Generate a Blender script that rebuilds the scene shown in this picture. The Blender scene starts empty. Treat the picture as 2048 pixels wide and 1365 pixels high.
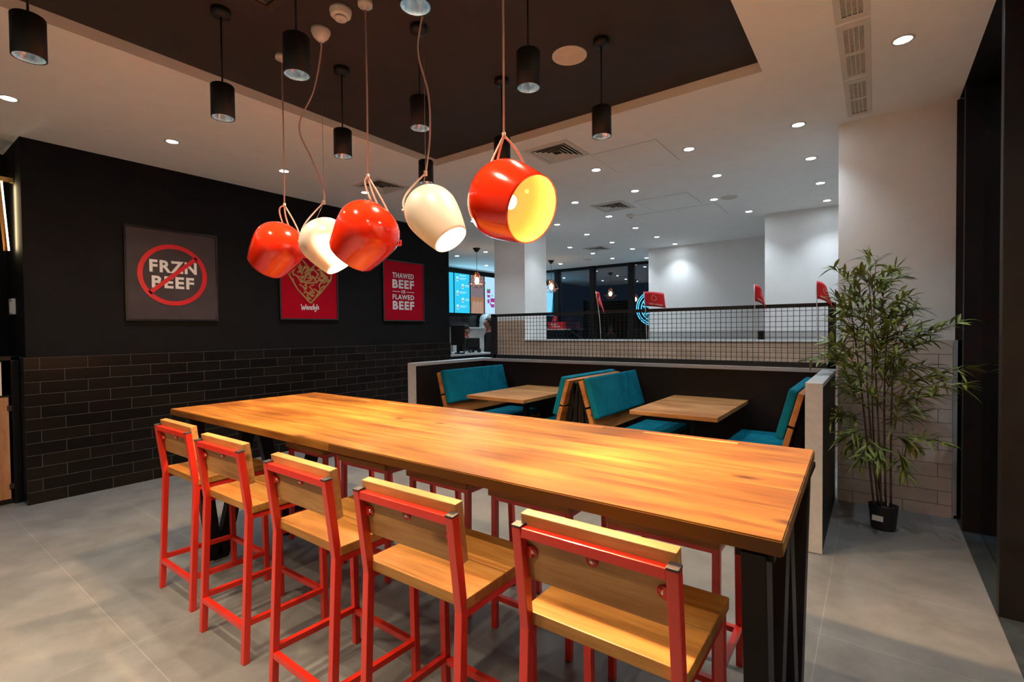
import bpy, bmesh, math, random
from mathutils import Vector, Matrix, Euler
random.seed(7)
S = bpy.context.scene
COL = S.collection
PI = math.pi

# ---------------------------------------------------------------- camera, world, exposure
EYE = Vector((0, 0, 1.55))
YAW, PITCH, ROLL = math.radians(36.403), math.radians(-1.182), math.radians(-0.5763)
FPX = 985.53
fwd = Vector((-math.sin(YAW) * math.cos(PITCH), math.cos(YAW) * math.cos(PITCH), math.sin(PITCH)))
r0 = fwd.cross(Vector((0, 0, 1))).normalized()
u0 = r0.cross(fwd)
right = math.cos(ROLL) * r0 + math.sin(ROLL) * u0
up = -math.sin(ROLL) * r0 + math.cos(ROLL) * u0
cam = bpy.data.cameras.new('camera')
cam.sensor_width = 36.0
cam.lens = FPX / 2048 * 36
cam.clip_start = 0.05
cam.clip_end = 100
camo = bpy.data.objects.new('camera', cam)
COL.objects.link(camo)
camo.matrix_world = Matrix(((right.x, up.x, -fwd.x, EYE.x), (right.y, up.y, -fwd.y, EYE.y), (right.z, up.z, -fwd.z, EYE.z), (0, 0, 0, 1)))
S.camera = camo
S.view_settings.view_transform = 'Standard'
S.view_settings.look = 'None'
S.view_settings.gamma = 1
S.view_settings.use_curve_mapping = False
S.view_settings.exposure = 2.05
W = bpy.data.worlds.new('night')
S.world = W
W.use_nodes = True
W.node_tree.nodes['Background'].inputs[0].default_value = (0.05, 0.08, 0.14, 1)
W.node_tree.nodes['Background'].inputs[1].default_value = 0.05

BULB_W = 31.0
DOWN_W = 12.5
CAN_W = 19.0        # power of each black cylinder spot
WARM = (1.0, 0.58, 0.27)
COOL = (0.80, 0.92, 1.0)
CANC = (1.0, 0.74, 0.48)

# ---------------------------------------------------------------- materials
def nt(name):
    m = bpy.data.materials.new(name)
    m.use_nodes = True
    n = m.node_tree.nodes
    return m, n, m.node_tree.links, n['Principled BSDF']

def plain(name, c, rough=0.5, metal=0.0, var=0.08, scale=6.0, coat=0.0, emit=None, es=0.0, bump=0.0, spec=0.5):
    m, n, l, b = nt(name)
    b.inputs['Roughness'].default_value = rough
    b.inputs['Metallic'].default_value = metal
    b.inputs['Coat Weight'].default_value = coat
    b.inputs['Coat Roughness'].default_value = 0.04
    b.inputs['Specular IOR Level'].default_value = spec
    t = n.new('ShaderNodeTexCoord')
    z = n.new('ShaderNodeTexNoise')
    z.inputs['Scale'].default_value = scale
    z.inputs['Detail'].default_value = 4
    l.new(t.outputs['Object'], z.inputs['Vector'])
    r = n.new('ShaderNodeValToRGB')
    r.color_ramp.elements[0].position = 0.3
    r.color_ramp.elements[1].position = 0.7
    r.color_ramp.elements[0].color = (*[max(0, v * (1 - var)) for v in c], 1)
    r.color_ramp.elements[1].color = (*[min(1, v * (1 + var)) for v in c], 1)
    l.new(z.outputs['Fac'], r.inputs['Fac'])
    l.new(r.outputs['Color'], b.inputs['Base Color'])
    if emit:
        b.inputs['Emission Color'].default_value = (*emit, 1)
        b.inputs['Emission Strength'].default_value = es
    if bump:
        bp = n.new('ShaderNodeBump')
        bp.inputs['Strength'].default_value = bump
        bp.inputs['Distance'].default_value = 0.003
        z2 = n.new('ShaderNodeTexNoise')
        z2.inputs['Scale'].default_value = scale * 40
        l.new(t.outputs['Object'], z2.inputs['Vector'])
        l.new(z2.outputs['Fac'], bp.inputs['Height'])
        l.new(bp.outputs['Normal'], b.inputs['Normal'])
    return m

def wood(name, light, dark, axis=0, stretch=14.0, scale=1.6, rough=0.42, plank=0.0, plank_axis=1, knots=True, p0=0.0):
    """grain runs along axis; plank > 0 gives boards of that width across plank_axis"""
    m, n, l, b = nt(name)
    b.inputs['Roughness'].default_value = rough
    b.inputs['Specular IOR Level'].default_value = 0.35
    t = n.new('ShaderNodeTexCoord')
    oi = n.new('ShaderNodeObjectInfo')
    rs = n.new('ShaderNodeMath'); rs.operation = 'MULTIPLY'; rs.inputs[1].default_value = 37.0
    l.new(oi.outputs['Random'], rs.inputs[0])
    add = n.new('ShaderNodeVectorMath'); add.operation = 'ADD'
    l.new(t.outputs['Object'], add.inputs[0])
    l.new(rs.outputs[0], add.inputs[1])
    src = add.outputs[0]
    pid = None
    if plank:
        sep = n.new('ShaderNodeSeparateXYZ'); l.new(t.outputs['Object'], sep.inputs[0])
        s0 = n.new('ShaderNodeMath'); s0.operation = 'SUBTRACT'; s0.inputs[1].default_value = p0
        l.new(sep.outputs[plank_axis], s0.inputs[0])
        d = n.new('ShaderNodeMath'); d.operation = 'DIVIDE'; d.inputs[1].default_value = plank
        l.new(s0.outputs[0], d.inputs[0])
        f = n.new('ShaderNodeMath'); f.operation = 'FLOOR'; l.new(d.outputs[0], f.inputs[0])
        fr = n.new('ShaderNodeMath'); fr.operation = 'FRACT'; l.new(d.outputs[0], fr.inputs[0])
        wn = n.new('ShaderNodeTexWhiteNoise'); wn.noise_dimensions = '1D'; l.new(f.outputs[0], wn.inputs['W'])
        pid = wn
        mu = n.new('ShaderNodeVectorMath'); mu.operation = 'SCALE'; mu.inputs['Scale'].default_value = 9.0
        l.new(wn.outputs['Color'], mu.inputs[0])
        a2 = n.new('ShaderNodeVectorMath'); a2.operation = 'ADD'
        l.new(src, a2.inputs[0]); l.new(mu.outputs[0], a2.inputs[1])
        src = a2.outputs[0]
    mp = n.new('ShaderNodeMapping')
    sc = [stretch] * 3; sc[axis] = 1.0
    mp.inputs['Scale'].default_value = sc
    l.new(src, mp.inputs['Vector'])
    z = n.new('ShaderNodeTexNoise')
    z.inputs['Scale'].default_value = scale
    z.inputs['Detail'].default_value = 6
    z.inputs['Roughness'].default_value = 0.62
    z.inputs['Distortion'].default_value = 0.9
    l.new(mp.outputs[0], z.inputs['Vector'])
    r = n.new('ShaderNodeValToRGB')
    r.color_ramp.elements[0].position = 0.33
    r.color_ramp.elements[1].position = 0.62
    r.color_ramp.elements[0].color = (*dark, 1)
    r.color_ramp.elements[1].color = (*light, 1)
    l.new(z.outputs['Fac'], r.inputs['Fac'])
    # broad cloudy patches
    mp2 = n.new('ShaderNodeMapping'); sc2 = [3.2] * 3; sc2[axis] = 1.0
    mp2.inputs['Scale'].default_value = sc2
    l.new(src, mp2.inputs['Vector'])
    z2 = n.new('ShaderNodeTexNoise'); z2.inputs['Scale'].default_value = 2.0; z2.inputs['Detail'].default_value = 3
    l.new(mp2.outputs[0], z2.inputs['Vector'])
    r2 = n.new('ShaderNodeValToRGB')
    r2.color_ramp.elements[0].position = 0.35; r2.color_ramp.elements[1].position = 0.65
    r2.color_ramp.elements[0].color = (0.70, 0.58, 0.45, 1); r2.color_ramp.elements[1].color = (1.08, 1.08, 1.1, 1)
    l.new(z2.outputs['Fac'], r2.inputs['Fac'])
    mx = n.new('ShaderNodeMix'); mx.data_type = 'RGBA'; mx.blend_type = 'MULTIPLY'; mx.inputs['Factor'].default_value = 1
    l.new(r.outputs['Color'], mx.inputs[6]); l.new(r2.outputs['Color'], mx.inputs[7])
    out = mx.outputs[2]
    if pid:
        rr = n.new('ShaderNodeValToRGB')
        rr.color_ramp.elements[0].color = (0.82, 0.76, 0.66, 1); rr.color_ramp.elements[1].color = (1.05, 1.05, 1.05, 1)
        l.new(pid.outputs['Value'], rr.inputs['Fac'])
        m3 = n.new('ShaderNodeMix'); m3.data_type = 'RGBA'; m3.blend_type = 'MULTIPLY'; m3.inputs['Factor'].default_value = 1
        l.new(out, m3.inputs[6]); l.new(rr.outputs['Color'], m3.inputs[7])
        out = m3.outputs[2]
        # hairline joint between boards
        c1 = n.new('ShaderNodeMath'); c1.operation = 'LESS_THAN'; c1.inputs[1].default_value = 0.0022 / plank
        l.new(fr.outputs[0], c1.inputs[0])
        m4 = n.new('ShaderNodeMix'); m4.data_type = 'RGBA'; m4.blend_type = 'MIX'
        l.new(c1.outputs[0], m4.inputs['Factor']); l.new(out, m4.inputs[6])
        m4.inputs[7].default_value = (dark[0] * .5, dark[1] * .5, dark[2] * .5, 1)
        out = m4.outputs[2]
    if knots:
        mpk = n.new('ShaderNodeMapping'); sk = [5.5] * 3; sk[axis] = 2.2
        mpk.inputs['Scale'].default_value = sk
        l.new(src, mpk.inputs['Vector'])
        v = n.new('ShaderNodeTexVoronoi'); v.inputs['Scale'].default_value = 1.0
        l.new(mpk.outputs[0], v.inputs['Vector'])
        rk = n.new('ShaderNodeValToRGB')
        rk.color_ramp.elements[0].position = 0.04; rk.color_ramp.elements[1].position = 0.15
        rk.color_ramp.elements[0].color = (0.22, 0.12, 0.06, 1); rk.color_ramp.elements[1].color = (1, 1, 1, 1)
        l.new(v.outputs['Distance'], rk.inputs['Fac'])
        m5 = n.new('ShaderNodeMix'); m5.data_type = 'RGBA'; m5.blend_type = 'MULTIPLY'; m5.inputs['Factor'].default_value = 1
        l.new(out, m5.inputs[6]); l.new(rk.outputs['Color'], m5.inputs[7])
        out = m5.outputs[2]
    l.new(out, b.inputs['Base Color'])
    bp = n.new('ShaderNodeBump'); bp.inputs['Strength'].default_value = 0.12; bp.inputs['Distance'].default_value = 0.002
    l.new(z.outputs['Fac'], bp.inputs['Height']); l.new(bp.outputs['Normal'], b.inputs['Normal'])
    return m

def tiles(name, c1, c2, mortar, ax, w, h, off=(0, 0), rough=0.3, msize=0.002, offset=0.5, freq=2, squash=1.0, sfreq=2, mottled=0.0, coat=0.0, bump=0.25, spec=0.5):
    """brick pattern laid in the plane of axes ax (object space = world space)"""
    m, n, l, b = nt(name)
    b.inputs['Roughness'].default_value = rough
    b.inputs['Coat Weight'].default_value = coat
    b.inputs['Specular IOR Level'].default_value = spec
    t = n.new('ShaderNodeTexCoord')
    sp = n.new('ShaderNodeSeparateXYZ'); l.new(t.outputs['Object'], sp.inputs[0])
    cb = n.new('ShaderNodeCombineXYZ')
    for k in range(2):
        a = n.new('ShaderNodeMath'); a.operation = 'SUBTRACT'; a.inputs[1].default_value = off[k] - 100 * (w, h)[k]
        l.new(sp.outputs[ax[k]], a.inputs[0]); l.new(a.outputs[0], cb.inputs[k])
    br = n.new('ShaderNodeTexBrick')
    br.offset = offset; br.offset_frequency = freq; br.squash = squash; br.squash_frequency = sfreq
    br.inputs['Scale'].default_value = 1
    br.inputs['Brick Width'].default_value = w
    br.inputs['Row Height'].default_value = h
    br.inputs['Mortar Size'].default_value = msize
    br.inputs['Mortar Smooth'].default_value = 0.1
    br.inputs['Color1'].default_value = (*c1, 1)
    br.inputs['Color2'].default_value = (*c2, 1)
    br.inputs['Mortar'].default_value = (*mortar, 1)
    l.new(cb.outputs[0], br.inputs['Vector'])
    out = br.outputs['Color']
    if mottled:
        z = n.new('ShaderNodeTexNoise'); z.inputs['Scale'].default_value = 3.2; z.inputs['Detail'].default_value = 9; z.inputs['Roughness'].default_value = .68
        l.new(t.outputs['Object'], z.inputs['Vector'])
        r = n.new('ShaderNodeValToRGB'); r.color_ramp.elements[0].position = .3; r.color_ramp.elements[1].position = .7
        r.color_ramp.elements[0].color = (1 - mottled,) * 3 + (1,); r.color_ramp.elements[1].color = (1 + mottled * .6,) * 3 + (1,)
        l.new(z.outputs['Fac'], r.inputs['Fac'])
        mx = n.new('ShaderNodeMix'); mx.data_type = 'RGBA'; mx.blend_type = 'MULTIPLY'; mx.inputs['Factor'].default_value = 1
        l.new(out, mx.inputs[6]); l.new(r.outputs['Color'], mx.inputs[7])
        out = mx.outputs[2]
    l.new(out, b.inputs['Base Color'])
    if bump:
        bp = n.new('ShaderNodeBump'); bp.invert = True
        bp.inputs['Strength'].default_value = bump; bp.inputs['Distance'].default_value = 0.003
        l.new(br.outputs['Fac'], bp.inputs['Height']); l.new(bp.outputs['Normal'], b.inputs['Normal'])
    return m

def glow(name, c, s):
    m, n, l, b = nt(name)
    b.inputs['Base Color'].default_value = (0.02, 0.02, 0.02, 1)
    b.inputs['Emission Color'].default_value = (*c, 1)
    b.inputs['Emission Strength'].default_value = s
    return m

def translucent(m, c, f):
    n, l = m.node_tree.nodes, m.node_tree.links
    tb = n.new('ShaderNodeBsdfTranslucent'); tb.inputs[0].default_value = (*c, 1)
    mx = n.new('ShaderNodeMixShader'); mx.inputs[0].default_value = f
    out = n['Material Output']
    l.new(n['Principled BSDF'].outputs[0], mx.inputs[1]); l.new(tb.outputs[0], mx.inputs[2]); l.new(mx.outputs[0], out.inputs[0])
    return m

def fabric(name, c):
    m, n, l, b = nt(name)
    b.inputs['Roughness'].default_value = 0.85
    b.inputs['Specular IOR Level'].default_value = 0.1
    t = n.new('ShaderNodeTexCoord')
    z = n.new('ShaderNodeTexNoise'); z.inputs['Scale'].default_value = 5; z.inputs['Detail'].default_value = 5
    l.new(t.outputs['Object'], z.inputs['Vector'])
    r = n.new('ShaderNodeValToRGB'); r.color_ramp.elements[0].position = .3; r.color_ramp.elements[1].position = .7
    r.color_ramp.elements[0].color = (*[v * .8 for v in c], 1); r.color_ramp.elements[1].color = (*[v * 1.15 for v in c], 1)
    l.new(z.outputs['Fac'], r.inputs['Fac']); l.new(r.outputs['Color'], b.inputs['Base Color'])
    w = n.new('ShaderNodeTexNoise'); w.inputs['Scale'].default_value = 350
    l.new(t.outputs['Object'], w.inputs['Vector'])
    z3 = n.new('ShaderNodeTexNoise'); z3.inputs['Scale'].default_value = 7; z3.inputs['Detail'].default_value = 2
    l.new(t.outputs['Object'], z3.inputs['Vector'])
    b1 = n.new('ShaderNodeBump'); b1.inputs['Strength'].default_value = .5; b1.inputs['Distance'].default_value = .02
    l.new(z3.outputs['Fac'], b1.inputs['Height'])
    b2 = n.new('ShaderNodeBump'); b2.inputs['Strength'].default_value = .35; b2.inputs['Distance'].default_value = .002
    l.new(w.outputs['Fac'], b2.inputs['Height']); l.new(b1.outputs['Normal'], b2.inputs['Normal'])
    l.new(b2.outputs['Normal'], b.inputs['Normal'])
    return m

M = {}
M['floor'] = tiles('floor_tile', (.175, .181, .182), (.194, .200, .201), (.265, .267, .264), (0, 1), 1.38, .69, (-.22, 3.59), rough=.42, msize=.0022, offset=0, mottled=.28, bump=.15)
M['sill'] = plain('dark_sill', (.035, .045, .05), .25, var=.25)
M['ceil'] = plain('white_ceiling_paint', (.90, .88, .85), .85, var=.02)
M['darkceil'] = plain('dark_brown_ceiling_paint', (.036, .028, .024), .75, var=.12)
M['white'] = plain('white_wall_paint', (.87, .87, .87), .85, var=.02)
M['blackwall'] = plain('black_wall_paint', (.0075, .0072, .008), .8, var=.15, spec=.15)
M['blacktile'] = tiles('black_metro_tile', (.0055, .005, .005), (.012, .0095, .008), (.11, .11, .11), (1, 2), .345, .11225, (1.067, 0), rough=.3, msize=.0017, mottled=.1, spec=.16)
M['blacktile_x'] = tiles('black_metro_tile_return', (.010, .009, .009), (.019, .015, .013), (.11, .11, .11), (0, 2), .345, .11225, (-6.3, 0), rough=.28, msize=.0019)
M['kitchentile'] = tiles('kitchen_tile', (.012, .012, .013), (.02, .02, .021), (.06, .06, .06), (1, 2), .45, .15, (0, 0), rough=.25, msize=.003)
M['beige'] = tiles('beige_wall_tile', (.68, .58, .52), (.76, .66, .60), (.07, .06, .055), (0, 2), .345, .1115, (.19, 1.437), rough=.22, msize=.0019, offset=.35, mottled=.16)
M['greytile'] = tiles('pale_grey_wall_tile', (.50, .51, .50), (.56, .57, .56), (.35, .36, .36), (0, 2), .45, .13, (0, 1.51), rough=.3, msize=.002)
M['plank'] = tiles('wood_cladding', (.62, .43, .31), (.52, .36, .25), (.11, .07, .05), (0, 2), .46, .0665, (.05, 1.394), rough=.6, msize=.0016, offset=.37, mottled=.2)
M['black'] = plain('black_powder_coat', (.0075, .0075, .008), .45, var=.2, spec=.2)
M['blackmatt'] = plain('matt_black_metal', (.006, .006, .007), .55, var=.2)
M['partition'] = plain('dark_brown_laminate', (.011, .008, .007), .5, var=.25, scale=2, spec=.2)
M['cap'] = plain('grey_stone_cap', (.44, .45, .46), .35, var=.06, scale=30)
M['alu'] = plain('brushed_aluminium', (.50, .53, .56), .4, metal=.3, var=.05)
M['red'] = plain('red_powder_coat', (.64, .024, .011), .33, var=.06, coat=.35)
M['redgloss'] = translucent(plain('glossy_red_enamel', (.85, .030, .006), .12, var=.03, coat=1.0), (1, .10, .02), .025)
M['redin'] = translucent(plain('orange_inner_enamel', (.34, .0055, .0007), .7, var=.03, spec=.03), (1, .2, .04), .0)
M['whitelamp'] = translucent(plain('satin_white_enamel', (.42, .405, .375), .38, var=.02), (1, .92, .8), .03)
M['whitein'] = translucent(plain('white_inner_enamel', (.92, .90, .85), .5, var=.02), (1, .95, .88), .06)
M['cord'] = plain('pale_pink_cord', (.74, .52, .44), .6, var=.05)
M['cable'] = plain('black_cable', (.008, .008, .008), .5)
M['steel'] = plain('steel_wire', (.45, .42, .40), .35, metal=.8)
M['bulb'] = glow('hot_bulb', (1, .80, .55), 60)
M['brass'] = plain('brass', (.72, .46, .16), .28, metal=1.0, var=.08)
M['led'] = glow('led_strip', (1, .84, .52), 2.2)
M['plastic'] = plain('white_plastic', (.78, .74, .68), .4, var=.02)
M['darkin'] = plain('vent_interior', (.012, .011, .010), .8)
M['vent'] = plain('painted_vent', (.68, .64, .58), .6, var=.03)
M['refl'] = plain('lamp_reflector', (.55, .68, .76), .22, metal=1.0, var=.1)
M['spotled'] = glow('spot_led', (.92, .97, 1), 22)
M['downled'] = glow('downlight_led', (.85, .95, 1), 18)
M['table'] = wood('honey_pine_top', (.70, .35, .088), (.50, .21, .042), 0, 15, 1.3, .38, plank=.22, plank_axis=1, p0=1.343)
M['seat'] = wood('honey_pine_seat', (.45, .235, .060), (.31, .135, .028), 0, 14, 2.2, .42, knots=False)
M['back'] = wood('pine_backrest', (.56, .31, .11), (.42, .20, .06), 0, 12, 2.6, .45)
M['booth'] = wood('oak_tabletop', (.43, .22, .078), (.30, .135, .042), 0, 10, 2.4, .45, knots=False)
M['boothwood'] = wood('stained_bench_board', (.48, .20, .055), (.34, .13, .032), 1, 10, 2.4, .45)
M['oak'] = wood('oak_door', (.50, .30, .17), (.37, .20, .10), 2, 7, 2.0, .5)
M['teal'] = fabric('teal_upholstery', (.001, .130, .195))
M['cap_plastic'] = plain('black_end_cap', (.035, .035, .04), .5)
M['screw'] = plain('silver_screw', (.75, .72, .68), .3, metal=.9)
M['pot'] = plain('black_plant_pot', (.012, .012, .013), .35)
M['soil'] = plain('brown_moss', (.05, .035, .02), .95, var=.5, scale=40)
M['cane'] = plain('brown_bamboo_cane', (.10, .055, .035), .5, var=.5, scale=18)
M['leaf'] = plain('bamboo_leaf', (.20, .25, .045), .5, var=.6, scale=9)
M['paper'] = plain('paper_label', (.75, .73, .70), .7)
M['flag'] = plain('red_flag_cloth', (.62, .012, .022), .55, var=.05)
M['flagprint'] = plain('pale_print', (.90, .66, .58), .6)
M['stick'] = plain('white_plastic_stick', (.75, .70, .68), .5)
M['postred'] = plain('red_poster_print', (.40, .0015, .014), .6, var=.04, spec=.08)
M['postgrey'] = plain('dark_grey_poster_print', (.060, .048, .054), .6, var=.1, spec=.1)
M['postwhite'] = plain('white_poster_print', (.70, .68, .67), .5)
M['fry'] = plain('golden_fry_print', (.50, .27, .075), .55, var=.25, scale=40)
M['frydark'] = plain('brown_fry_print', (.27, .13, .035), .55, var=.25, scale=40)
M['ringred'] = plain('red_ring_print', (.58, .004, .012), .45)
M['frame'] = plain('black_picture_frame', (.008, .008, .009), .25, coat=.4)
M['copper'] = plain('polished_copper_wire', (.85, .38, .22), .22, metal=1.0)
M['warmbulb'] = glow('filament_bulb', (1, .55, .22), 9)
M['cyan'] = glow('cyan_menu', (.017, .485, .75), .30)
M['paleb'] = glow('pale_menu', (.40, .64, .87), .29)
M['browns'] = glow('brown_photo', (.20, .12, .10), .3)
M['orangs'] = glow('tan_photo', (.30, .14, .065), .28)
M['greys'] = glow('grey_photo', (.17, .13, .15), .29)
M['glint'] = glow('glass_photo_glint', (.5, .42, .42), .29)
M['wglow'] = glow('menu_white', (.55, .85, .95), .27)
M['purple'] = glow('menu_purple', (.30, .03, .22), .28)
M['greeng'] = glow('menu_green', (.03, .40, .08), .28)
M['brownm'] = glow('menu_brown', (.30, .16, .14), .25)
M['neon'] = glow('blue_neon', (.06, .52, .95), .42)
M['counter'] = plain('white_counter', (.72, .74, .74), .35)
M['tealblue'] = plain('blue_grey_panel', (.05, .17, .22), .4)
M['skin'] = plain('skin', (.42, .23, .16), .55, var=.05)
M['hair'] = plain('dark_hair', (.012, .009, .008), .6)
M['shirt'] = plain('black_shirt', (.012, .012, .013), .85)
M['collar'] = plain('red_collar', (.28, .01, .012), .8)
M['shoe'] = plain('black_shoe', (.01, .01, .01), .5)
M['carpaint'] = plain('silver_car_paint', (.45, .50, .50), .3, metal=.3, coat=.6)
M['tyre'] = plain('tyre', (.015, .015, .015), .8)
M['carlamp'] = glow('car_head_lamp', (1, .8, .6), 3)
M['asphalt'] = plain('asphalt', (.02, .02, .022), .9, var=.3)
M['screenbrown'] = None

def glassmat(name, tint=(.9, .95, .95), a=.88):
    """thin window pane: part clear, part mirror by Fresnel"""
    m = bpy.data.materials.new(name); m.use_nodes = True
    n, l = m.node_tree.nodes, m.node_tree.links
    for x in list(n): n.remove(x)
    o = n.new('ShaderNodeOutputMaterial')
    tr = n.new('ShaderNodeBsdfTransparent'); tr.inputs[0].default_value = (*[v * a for v in tint], 1)
    gl = n.new('ShaderNodeBsdfGlossy'); gl.inputs['Roughness'].default_value = .015; gl.inputs[0].default_value = (.9, .95, 1, 1)
    fr = n.new('ShaderNodeFresnel'); fr.inputs[0].default_value = 1.6
    t = n.new('ShaderNodeTexCoord'); z = n.new('ShaderNodeTexNoise'); z.inputs['Scale'].default_value = .8
    bp = n.new('ShaderNodeBump'); bp.inputs['Strength'].default_value = .02; bp.inputs['Distance'].default_value = .05
    l.new(t.outputs['Object'], z.inputs['Vector']); l.new(z.outputs['Fac'], bp.inputs['Height']); l.new(bp.outputs['Normal'], gl.inputs['Normal'])
    ad = n.new('ShaderNodeMath'); ad.operation = 'MULTIPLY_ADD'; ad.inputs[1].default_value = 1.3; ad.inputs[2].default_value = .10
    l.new(fr.outputs[0], ad.inputs[0])
    mx = n.new('ShaderNodeMixShader')
    l.new(ad.outputs[0], mx.inputs[0]); l.new(tr.outputs[0], mx.inputs[1]); l.new(gl.outputs[0], mx.inputs[2])
    l.new(mx.outputs[0], o.inputs[0])
    return m
M['glass'] = glassmat('window_glass')
M['carglass'] = plain('car_glass', (.03, .05, .045), .08, coat=.5)

def perforated():
    m, n, l, b = nt('reflected_dot_pattern')  # dots and brown tone imitate a pattern reflected in the window glass
    b.inputs['Roughness'].default_value = .5
    t = n.new('ShaderNodeTexCoord')
    v = n.new('ShaderNodeTexVoronoi'); v.inputs['Scale'].default_value = 11; v.inputs['Randomness'].default_value = 0.15
    l.new(t.outputs['Object'], v.inputs['Vector'])
    r = n.new('ShaderNodeValToRGB'); r.color_ramp.elements[0].position = .33; r.color_ramp.elements[1].position = .42
    r.color_ramp.elements[0].color = (.01, .008, .007, 1); r.color_ramp.elements[1].color = (.16, .095, .06, 1)
    l.new(v.outputs['Distance'], r.inputs['Fac']); l.new(r.outputs['Color'], b.inputs['Base Color'])
    return m
M['perf'] = perforated()

# ---------------------------------------------------------------- mesh helpers
class MB:
    def __init__(s):
        s.bm = bmesh.new(); s.mi = 0
    def _tag(s, fs):
        for f in fs: f.material_index = s.mi
    def box(s, lo, hi, bev=0.0, mat=None):
        n0 = len(s.bm.faces)
        lo, hi = Vector(lo), Vector(hi)
        vs = [s.bm.verts.new((x, y, z)) for x in (lo.x, hi.x) for y in (lo.y, hi.y) for z in (lo.z, hi.z)]
        fs = [s.bm.faces.new([vs[i] for i in f]) for f in ((0, 1, 3, 2), (4, 6, 7, 5), (0, 4, 5, 1), (2, 3, 7, 6), (0, 2, 6, 4), (1, 5, 7, 3))]
        s._tag(fs)
        if bev:
            es = list({e for f in fs for e in f.edges})
            r = bmesh.ops.bevel(s.bm, geom=es, offset=bev, segments=2, affect='EDGES', profile=.6)
            s._tag(r['faces'])
            vs = list({v for f in r['faces'] for v in f.verts} | {v for v in vs if v.is_valid})
        if mat is not None:
            for v in vs: v.co = mat @ v.co
        return vs
    def bar(s, a, b, w, d=None, upv=(0, 0, 1), bev=0.0):
        """rectangular bar from a to b; w across, d along upv"""
        a, b = Vector(a), Vector(b); d = d or w
        z = (b - a); L = z.length; z.normalize()
        u = Vector(upv); x = u.cross(z)
        if x.length < 1e-4: x = Vector((1, 0, 0)).cross(z)
        x.normalize(); y = z.cross(x)
        m = Matrix(((x.x, y.x, z.x, a.x), (x.y, y.y, z.y, a.y), (x.z, y.z, z.z, a.z), (0, 0, 0, 1)))
        return s.box((-w / 2, -d / 2, 0), (w / 2, d / 2, L), bev, m)
    def tube(s, pts, r, n=8, cap=True):
        pts = [Vector(p) for p in pts]
        rs = r if isinstance(r, (list, tuple)) else [r] * len(pts)
        rings = []; prev = None
        for i, p in enumerate(pts):
            t = (pts[min(i + 1, len(pts) - 1)] - pts[max(i - 1, 0)]).normalized()
            if prev is None:
                a = Vector((0, 0, 1)) if abs(t.z) < .9 else Vector((1, 0, 0))
                x = a.cross(t).normalized()
            else:
                x = (prev - t * prev.dot(t)).normalized()
            prev = x; y = t.cross(x)
            rings.append([s.bm.verts.new(p + (x * math.cos(2 * PI * k / n) + y * math.sin(2 * PI * k / n)) * rs[i]) for k in range(n)])
        fs = []
        for A, B in zip(rings, rings[1:]):
            for k in range(n): fs.append(s.bm.faces.new((A[k], A[(k + 1) % n], B[(k + 1) % n], B[k])))
        for f in fs: f.smooth = True
        if cap:
            fs.append(s.bm.faces.new(rings[0][::-1])); fs.append(s.bm.faces.new(rings[-1]))
        s._tag(fs)
    def lathe(s, prof, n=32, mat=None, sx=1.0, sy=1.0, smooth=True):
        """prof: (radius, z) list"""
        rings = []; vs = []
        for r, z in prof:
            if r < 1e-6:
                v = s.bm.verts.new((0, 0, z)); rings.append([v]); vs.append(v)
            else:
                g = [s.bm.verts.new((r * sx * math.cos(2 * PI * k / n), r * sy * math.sin(2 * PI * k / n), z)) for k in range(n)]
                rings.append(g); vs += g
        fs = []
        for A, B in zip(rings, rings[1:]):
            for k in range(n):
                j = (k + 1) % n
                if len(A) == 1 and len(B) == 1: continue
                if len(A) == 1: fs.append(s.bm.faces.new((A[0], B[j], B[k])))
                elif len(B) == 1: fs.append(s.bm.faces.new((A[k], A[j], B[0])))
                else: fs.append(s.bm.faces.new((A[k], A[j], B[j], B[k])))
        for f in fs: f.smooth = smooth
        s._tag(fs)
        if mat is not None:
            for v in vs: v.co = mat @ v.co
        return vs
    def cyl(s, c, r, h, n=24, mat=None):
        m = Matrix.Translation(Vector(c)) if mat is None else mat @ Matrix.Translation(Vector(c))
        return s.lathe([(0, 0), (r, 0), (r, h), (0, h)], n, m, smooth=False)
    def poly(s, pts, th=None, nrm=None):
        vs = [s.bm.verts.new(p) for p in pts]
        f = s.bm.faces.new(vs); fs = [f]
        if th:
            nrm = Vector(nrm)
            w = [s.bm.verts.new(Vector(p) + nrm * th) for p in pts]
            fs.append(s.bm.faces.new(w[::-1]))
            k = len(vs)
            for i in range(k): fs.append(s.bm.faces.new((vs[i], vs[(i + 1) % k], w[(i + 1) % k], w[i])))
        s._tag(fs)
    def build(s, name, mats, parent=None, recalc=True):
        me = bpy.data.meshes.new(name)
        if recalc: bmesh.ops.recalc_face_normals(s.bm, faces=s.bm.faces)
        s.bm.to_mesh(me); s.bm.free()
        for m in (mats if isinstance(mats, (list, tuple)) else [mats]): me.materials.append(m)
        o = bpy.data.objects.new(name, me); COL.objects.link(o)
        if parent: o.parent = parent
        return o

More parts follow.
